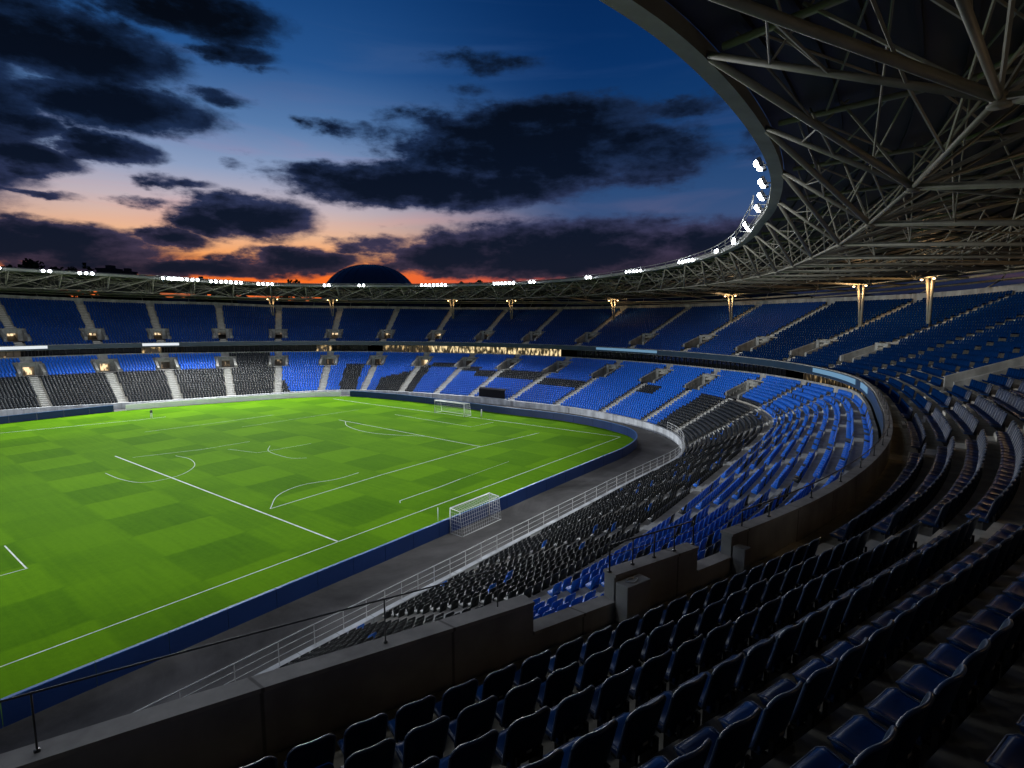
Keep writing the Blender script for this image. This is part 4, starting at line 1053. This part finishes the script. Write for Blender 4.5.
block(116, 266, 300, 14, 6.5, 'dark flat topped building silhouette right of the columnar tree'); block(133, 269, 310, 14, 5.5, 'dark building with stepped top, rightmost of the left silhouettes')
block(205, 277, 330, 16, 4, 'small dark building far behind the left floodlights'); block(500, 284, 340, 18, 5, 'small dark building far behind the wide floodlight bank')
# dome
dp = bearing(372, 430); o = tag(empty('domed_building', (dp[0], dp[1], 15)), 'large dark blue dome rising behind the far roof', 'building')
m = MB(); n_, k_ = 48, 12; Rd, Hd = 34.5, 29.
vs = []; fs = []
for k in range(k_+1):
    a = math.pi/2*k/k_; r_ = Rd*math.cos(a)**.92 if k < k_ else .05
    for j in range(n_): vs.append((r_*math.cos(2*math.pi*j/n_), r_*math.sin(2*math.pi*j/n_), 16+(Hd)*math.sin(a)*.93))
for k in range(k_):
    for j in range(n_): fs.append((k*n_+j, k*n_+(j+1) % n_, (k+1)*n_+(j+1) % n_, (k+1)*n_+j))
m.add(vs, fs, 0, True)
m.build('dome_shell', M['dome'], o)
m = MB(); vs = [(Rd*1.01*math.cos(2*math.pi*j/n_), Rd*1.01*math.sin(2*math.pi*j/n_), z) for z in (0, 15.9) for j in range(n_)]
m.add(vs, [(j, (j+1) % n_, n_+(j+1) % n_, n_+j) for j in range(n_)]); m.build('drum_wall', M['tower'], o)
m = MB()
for j in range(0, n_, 2):
    m.tube([(1.003*Rd*math.cos(math.pi/2*k/k_)**.92*math.cos(2*math.pi*j/n_), 1.003*Rd*math.cos(math.pi/2*k/k_)**.92*math.sin(2*math.pi*j/n_), 16+Hd*.93*math.sin(math.pi/2*k/k_)) for k in range(k_)], .18, 4)
m.build('dome_rib', M['dome'], o)['kind'] = 'stuff'

# ------------------------------------------------------------------ sky
sc = bpy.context.scene
W = D.worlds.new('World'); sc.world = W; W.use_nodes = True
nt = W.node_tree; N = nt.nodes; L = nt.links; N.clear()
def nd(t, **kw):
    n = N.new(t)
    for k, v in kw.items(): setattr(n, k, v)
    return n
def math_(op, a, b=None, c=None, clamp=False):
    n = nd('ShaderNodeMath', operation=op, use_clamp=clamp)
    for i, x in enumerate((a, b, c)):
        if x is None: continue
        if isinstance(x, (int, float)): n.inputs[i].default_value = x
        else: L.new(x, n.inputs[i])
    return n.outputs[0]
tc = nd('ShaderNodeTexCoord'); dirv = tc.outputs['Generated']
def dot(v):
    n = nd('ShaderNodeVectorMath', operation='DOT_PRODUCT'); L.new(dirv, n.inputs[0]); n.inputs[1].default_value = v; return n.outputs['Value']
az = math_('MULTIPLY', math_('ARCTAN2', dot((RGT[0], RGT[1], 0)), dot((FWD[0], FWD[1], 0))), 180/math.pi)
el = math_('MULTIPLY', math_('ARCSINE', dot((0, 0, 1))), 180/math.pi)
def ramp(src, stops, lo, hi, inter='EASE'):
    mr = nd('ShaderNodeMapRange'); mr.inputs[1].default_value = lo; mr.inputs[2].default_value = hi; L.new(src, mr.inputs[0])
    r = nd('ShaderNodeValToRGB'); r.color_ramp.interpolation = inter; e = r.color_ramp.elements
    while len(e) > 1: e.remove(e[-1])
    e[0].position = (stops[0][0]-lo)/(hi-lo); e[0].color = (*lin(stops[0][1]), 1)
    for p, c_ in stops[1:]:
        q = e.new((p-lo)/(hi-lo)); q.color = (*lin(c_), 1)
    L.new(mr.outputs[0], r.inputs[0]); return r.outputs[0]
def mix(f, a, b, mode='MIX'):
    n = nd('ShaderNodeMix', data_type='RGBA', blend_type=mode)
    for i, x in ((0, f), (6, a), (7, b)):
        if isinstance(x, (int, float)): n.inputs[i].default_value = x
        elif isinstance(x, tuple): n.inputs[i].default_value = (*x, 1)
        else: L.new(x, n.inputs[i])
    return n.outputs[2]
glow = ramp(el, [(-2, (150, 50, 30)), (2.0, (225, 84, 45)), (3.8, (252, 124, 42)), (5.4, (248, 160, 88)), (7.5, (236, 184, 146)), (10, (196, 180, 186)), (13, (140, 158, 192)), (17, (86, 122, 170)), (22, (38, 84, 142)), (29, (14, 60, 116)), (45, (6, 34, 78))], -2, 45, 'LINEAR')
side = ramp(el, [(-2, (22, 24, 40)), (2.0, (24, 30, 52)), (4.2, (34, 44, 72)), (5.5, (52, 64, 96)), (8, (66, 84, 124)), (12, (44, 76, 122)), (17, (22, 62, 112)), (23, (8, 48, 100)), (30, (4, 38, 86)), (45, (3, 24, 58))], -2, 45, 'LINEAR')
azf = nd('ShaderNodeMapRange', interpolation_type='SMOOTHSTEP'); L.new(math_('ABSOLUTE', math_('ADD', az, 27)), azf.inputs[0])
azf.inputs[1].default_value = 7; azf.inputs[2].default_value = 35; azf.inputs[3].default_value = 0; azf.inputs[4].default_value = 1
sky0 = mix(azf.outputs[0], glow, side)
red = nd('ShaderNodeMapRange', interpolation_type='SMOOTHSTEP'); L.new(math_('ABSOLUTE', math_('ADD', el, -3.4)), red.inputs[0]); red.inputs[1].default_value = .2; red.inputs[2].default_value = 2.6; red.inputs[3].default_value = .9; red.inputs[4].default_value = 0
redz = nd('ShaderNodeMapRange', interpolation_type='SMOOTHSTEP'); L.new(math_('ABSOLUTE', math_('ADD', az, 16)), redz.inputs[0]); redz.inputs[1].default_value = 20; redz.inputs[2].default_value = 29; redz.inputs[3].default_value = 1; redz.inputs[4].default_value = 0
sky = mix(math_('MULTIPLY', red.outputs[0], redz.outputs[0]), sky0, ramp(az, [(-40, (250, 120, 40)), (-14, (250, 110, 40)), (-4, (228, 92, 62)), (6, (190, 84, 80)), (20, (120, 60, 70))], -60, 60, 'LINEAR'))
# clouds
cv = nd('ShaderNodeCombineXYZ'); L.new(az, cv.inputs[0]); L.new(el, cv.inputs[1])
sc1 = nd('ShaderNodeMapping'); sc1.inputs['Scale'].default_value = (.075, .20, 1); L.new(cv.outputs[0], sc1.inputs[0])
f1 = nd('ShaderNodeTexNoise'); f1.inputs['Scale'].default_value = 1.; f1.inputs['Detail'].default_value = 9; f1.inputs['Roughness'].default_value = .6; f1.inputs['Distortion'].default_value = .25; L.new(sc1.outputs[0], f1.inputs['Vector'])
sc2 = nd('ShaderNodeMapping'); sc2.inputs['Scale'].default_value = (.22, .5, 1); sc2.inputs['Location'].default_value = (3, 7, 1); L.new(cv.outputs[0], sc2.inputs[0])
f2 = nd('ShaderNodeTexNoise'); f2.inputs['Scale'].default_value = 1.; f2.inputs['Detail'].default_value = 8; f2.inputs['Roughness'].default_value = .6; L.new(sc2.outputs[0], f2.inputs['Vector'])
BL = [(530, 150, 150, 44, 1), (570, 118, 105, 24, .95), (440, 186, 165, 24, 1), (660, 108, 80, 14, .7), (640, 160, 80, 30, .75), (355, 132, 52, 13, .5), (480, 64, 100, 15, .5), (470, 90, 70, 12, .42),
      (250, 218, 76, 25, .95), (168, 238, 44, 12, .85), (60, 246, 135, 25, 1), (150, 266, 190, 12, .9), (300, 260, 75, 14, .9), (370, 245, 60, 14, .7), (575, 250, 190, 32, 1), (470, 258, 110, 20, .95), (690, 244, 110, 26, .95),
      (110, 104, 115, 27, 1), (108, 147, 62, 17, .95), (26, 157, 64, 18, .95), (24, 190, 60, 7, .75), (25, 124, 55, 16, .85), (55, 42, 140, 42, 1), (190, 10, 110, 30, .95), (235, 50, 52, 17, .7), (268, 70, 36, 11, .5), (205, 94, 52, 12, .62),
      (185, 185, 50, 9, .6), (150, 202, 45, 7, .5), (228, 165, 32, 7, .5), (165, 178, 40, 8, .5), (725, 95, 60, 16, .45), (-60, 100, 120, 120, .9), (880, 240, 160, 40, .9), (850, 120, 130, 60, .6)]
sc4 = nd('ShaderNodeMapping'); sc4.inputs['Scale'].default_value = (.62, 1.15, 1); sc4.inputs['Location'].default_value = (1, 2, 5); L.new(cv.outputs[0], sc4.inputs[0])
f4 = nd('ShaderNodeTexNoise'); f4.inputs['Scale'].default_value = 1.; f4.inputs['Detail'].default_value = 8; f4.inputs['Roughness'].default_value = .65; L.new(sc4.outputs[0], f4.inputs['Vector'])
mx_ = None
wob = nd('ShaderNodeVectorMath', operation='MULTIPLY_ADD'); L.new(f2.outputs['Color'], wob.inputs[0]); wob.inputs[1].default_value = (5.0, 2.2, 0)
sb = nd('ShaderNodeVectorMath', operation='ADD'); sb.inputs[1].default_value = (-2.5, -1.1, 0); L.new(cv.outputs[0], sb.inputs[0]); L.new(sb.outputs[0], wob.inputs[2])
for x, y, a, b_, s in BL:
    u0, v0 = pix(x, y); ua = pix(x+a, y)[0]; ub = pix(x-a, y)[0]; va = pix(x, y-b_)[1]; vb = pix(x, y+b_)[1]; ra = max(.5, (ua-ub)/2)*1.36; rb = max(.3, (va-vb)/2)*1.36
    n = nd('ShaderNodeVectorMath', operation='MULTIPLY_ADD'); L.new(wob.outputs[0], n.inputs[0]); n.inputs[1].default_value = (1/ra, 1/rb, 0); n.inputs[2].default_value = (-u0/ra, -v0/rb, 0)
    l = nd('ShaderNodeVectorMath', operation='LENGTH'); L.new(n.outputs[0], l.inputs[0])
    m_ = nd('ShaderNodeMapRange', interpolation_type='SMOOTHSTEP'); m_.inputs[1].default_value = 0; m_.inputs[2].default_value = 1.35; m_.inputs[3].default_value = s; m_.inputs[4].default_value = 0; L.new(l.outputs['Value'], m_.inputs[0])
    mx_ = m_.outputs[0] if mx_ is None else math_('MAXIMUM', mx_, m_.outputs[0])
nz = math_('ADD', math_('MULTIPLY', math_('SUBTRACT', f1.outputs[0], .5), 1.0), math_('ADD', math_('MULTIPLY', math_('SUBTRACT', f2.outputs[0], .5), .8), math_('MULTIPLY', math_('SUBTRACT', f4.outputs[0], .5), .34)))
dens = math_('ADD', mx_, math_('MULTIPLY', nz, .75))
cm = nd('ShaderNodeMapRange', interpolation_type='SMOOTHSTEP'); cm.inputs[1].default_value = .28; cm.inputs[2].default_value = .56; L.new(dens, cm.inputs[0])
core = nd('ShaderNodeMapRange', interpolation_type='SMOOTHSTEP'); core.inputs[1].default_value = .34; core.inputs[2].default_value = .88; L.new(math_('ADD', dens, math_('MULTIPLY', nz, .55)), core.inputs[0])
edge_c = ramp(el, [(0, (40, 34, 50)), (4, (62, 48, 62)), (6.5, (64, 56, 80)), (10, (50, 58, 92)), (15, (30, 48, 82)), (24, (16, 36, 66)), (40, (8, 20, 40))], -2, 45, 'LINEAR')
core_c = ramp(el, [(0, (18, 18, 30)), (5, (19, 25, 42)), (9, (13, 22, 40)), (15, (7, 16, 33)), (24, (4, 9, 19)), (40, (3, 7, 15))], -2, 45, 'LINEAR')
cloud = mix(core.outputs[0], edge_c, core_c)
sc3 = nd('ShaderNodeMapping'); sc3.inputs['Scale'].default_value = (.045, .42, 1); sc3.inputs['Rotation'].default_value = (0, 0, R(6)); L.new(cv.outputs[0], sc3.inputs[0])
f3 = nd('ShaderNodeTexNoise'); f3.inputs['Scale'].default_value = 1.; f3.inputs['Detail'].default_value = 7; f3.inputs['Distortion'].default_value = .6; L.new(sc3.outputs[0], f3.inputs['Vector'])
ci = nd('ShaderNodeMapRange', interpolation_type='SMOOTHSTEP'); ci.inputs[1].default_value = .48; ci.inputs[2].default_value = .74; ci.inputs[3].default_value = 0; ci.inputs[4].default_value = .55; L.new(f3.outputs[0], ci.inputs[0])
cic = ramp(el, [(2, (255, 150, 70)), (6, (246, 176, 120)), (10, (214, 160, 160)), (14, (150, 140, 176)), (20, (70, 100, 150)), (30, (24, 62, 112))], -2, 45, 'LINEAR')
sky = mix(math_('MULTIPLY', ci.outputs[0], math_('SUBTRACT', 1, math_('MULTIPLY', azf.outputs[0], .8))), sky, cic)
full = mix(cm.outputs[0], sky, cloud)
# thin cirrus tint
bg = nd('ShaderNodeBackground'); bg.inputs[1].default_value = 1.0; L.new(full, bg.inputs[0])
ns = nd('ShaderNodeTexSky', sky_type='NISHITA'); ns.sun_disc = False; ns.sun_elevation = R(-1.5); 
_sd = FWD*math.cos(R(-25))+RGT*math.sin(R(-25)); ns.sun_rotation = math.atan2(_sd[0], _sd[1])
bg2 = nd('ShaderNodeBackground'); bg2.inputs[1].default_value = .001; L.new(ns.outputs[0], bg2.inputs[0])
ad = nd('ShaderNodeAddShader'); L.new(bg.outputs[0], ad.inputs[0]); L.new(bg2.outputs[0], ad.inputs[1])
ow = nd('ShaderNodeOutputWorld'); L.new(ad.outputs[0], ow.inputs[0])
W.cycles.sampling_method = 'MANUAL'; W.cycles.sample_map_resolution = 512
sl = D.lights.new('sun', 'SUN'); sl.energy = .02; sl.angle = R(2); sl.color = (1, .55, .3); so = link(D.objects.new('sun', sl))
so.rotation_euler = Vector((-_sd[0], -_sd[1], -.03)).to_track_quat('-Z', 'Y').to_euler()

# ------------------------------------------------------------------ camera
cd = D.cameras.new('camera'); cam = link(D.objects.new('camera', cd)); sc.camera = cam
cd.sensor_width = 36; cd.lens = 555/1024*36; cd.clip_end = 6000; cd.clip_start = .05
cam.location = CAM
dv = Vector((FWD[0]*math.cos(TAU), FWD[1]*math.cos(TAU), -math.sin(TAU)))
cam.rotation_euler = dv.to_track_quat('-Z', 'Y').to_euler()
sc.view_settings.view_transform = 'Standard'; sc.view_settings.look = 'None'; sc.view_settings.exposure = 0; sc.view_settings.gamma = 1
sc.render.engine = 'CYCLES'; cy = sc.cycles
cy.use_denoising = True; cy.max_bounces = 5; cy.diffuse_bounces = 3; cy.glossy_bounces = 3; cy.transmission_bounces = 2; cy.sample_clamp_indirect = 4; cy.sample_clamp_direct = 40
cy.caustics_reflective = False; cy.caustics_refractive = False
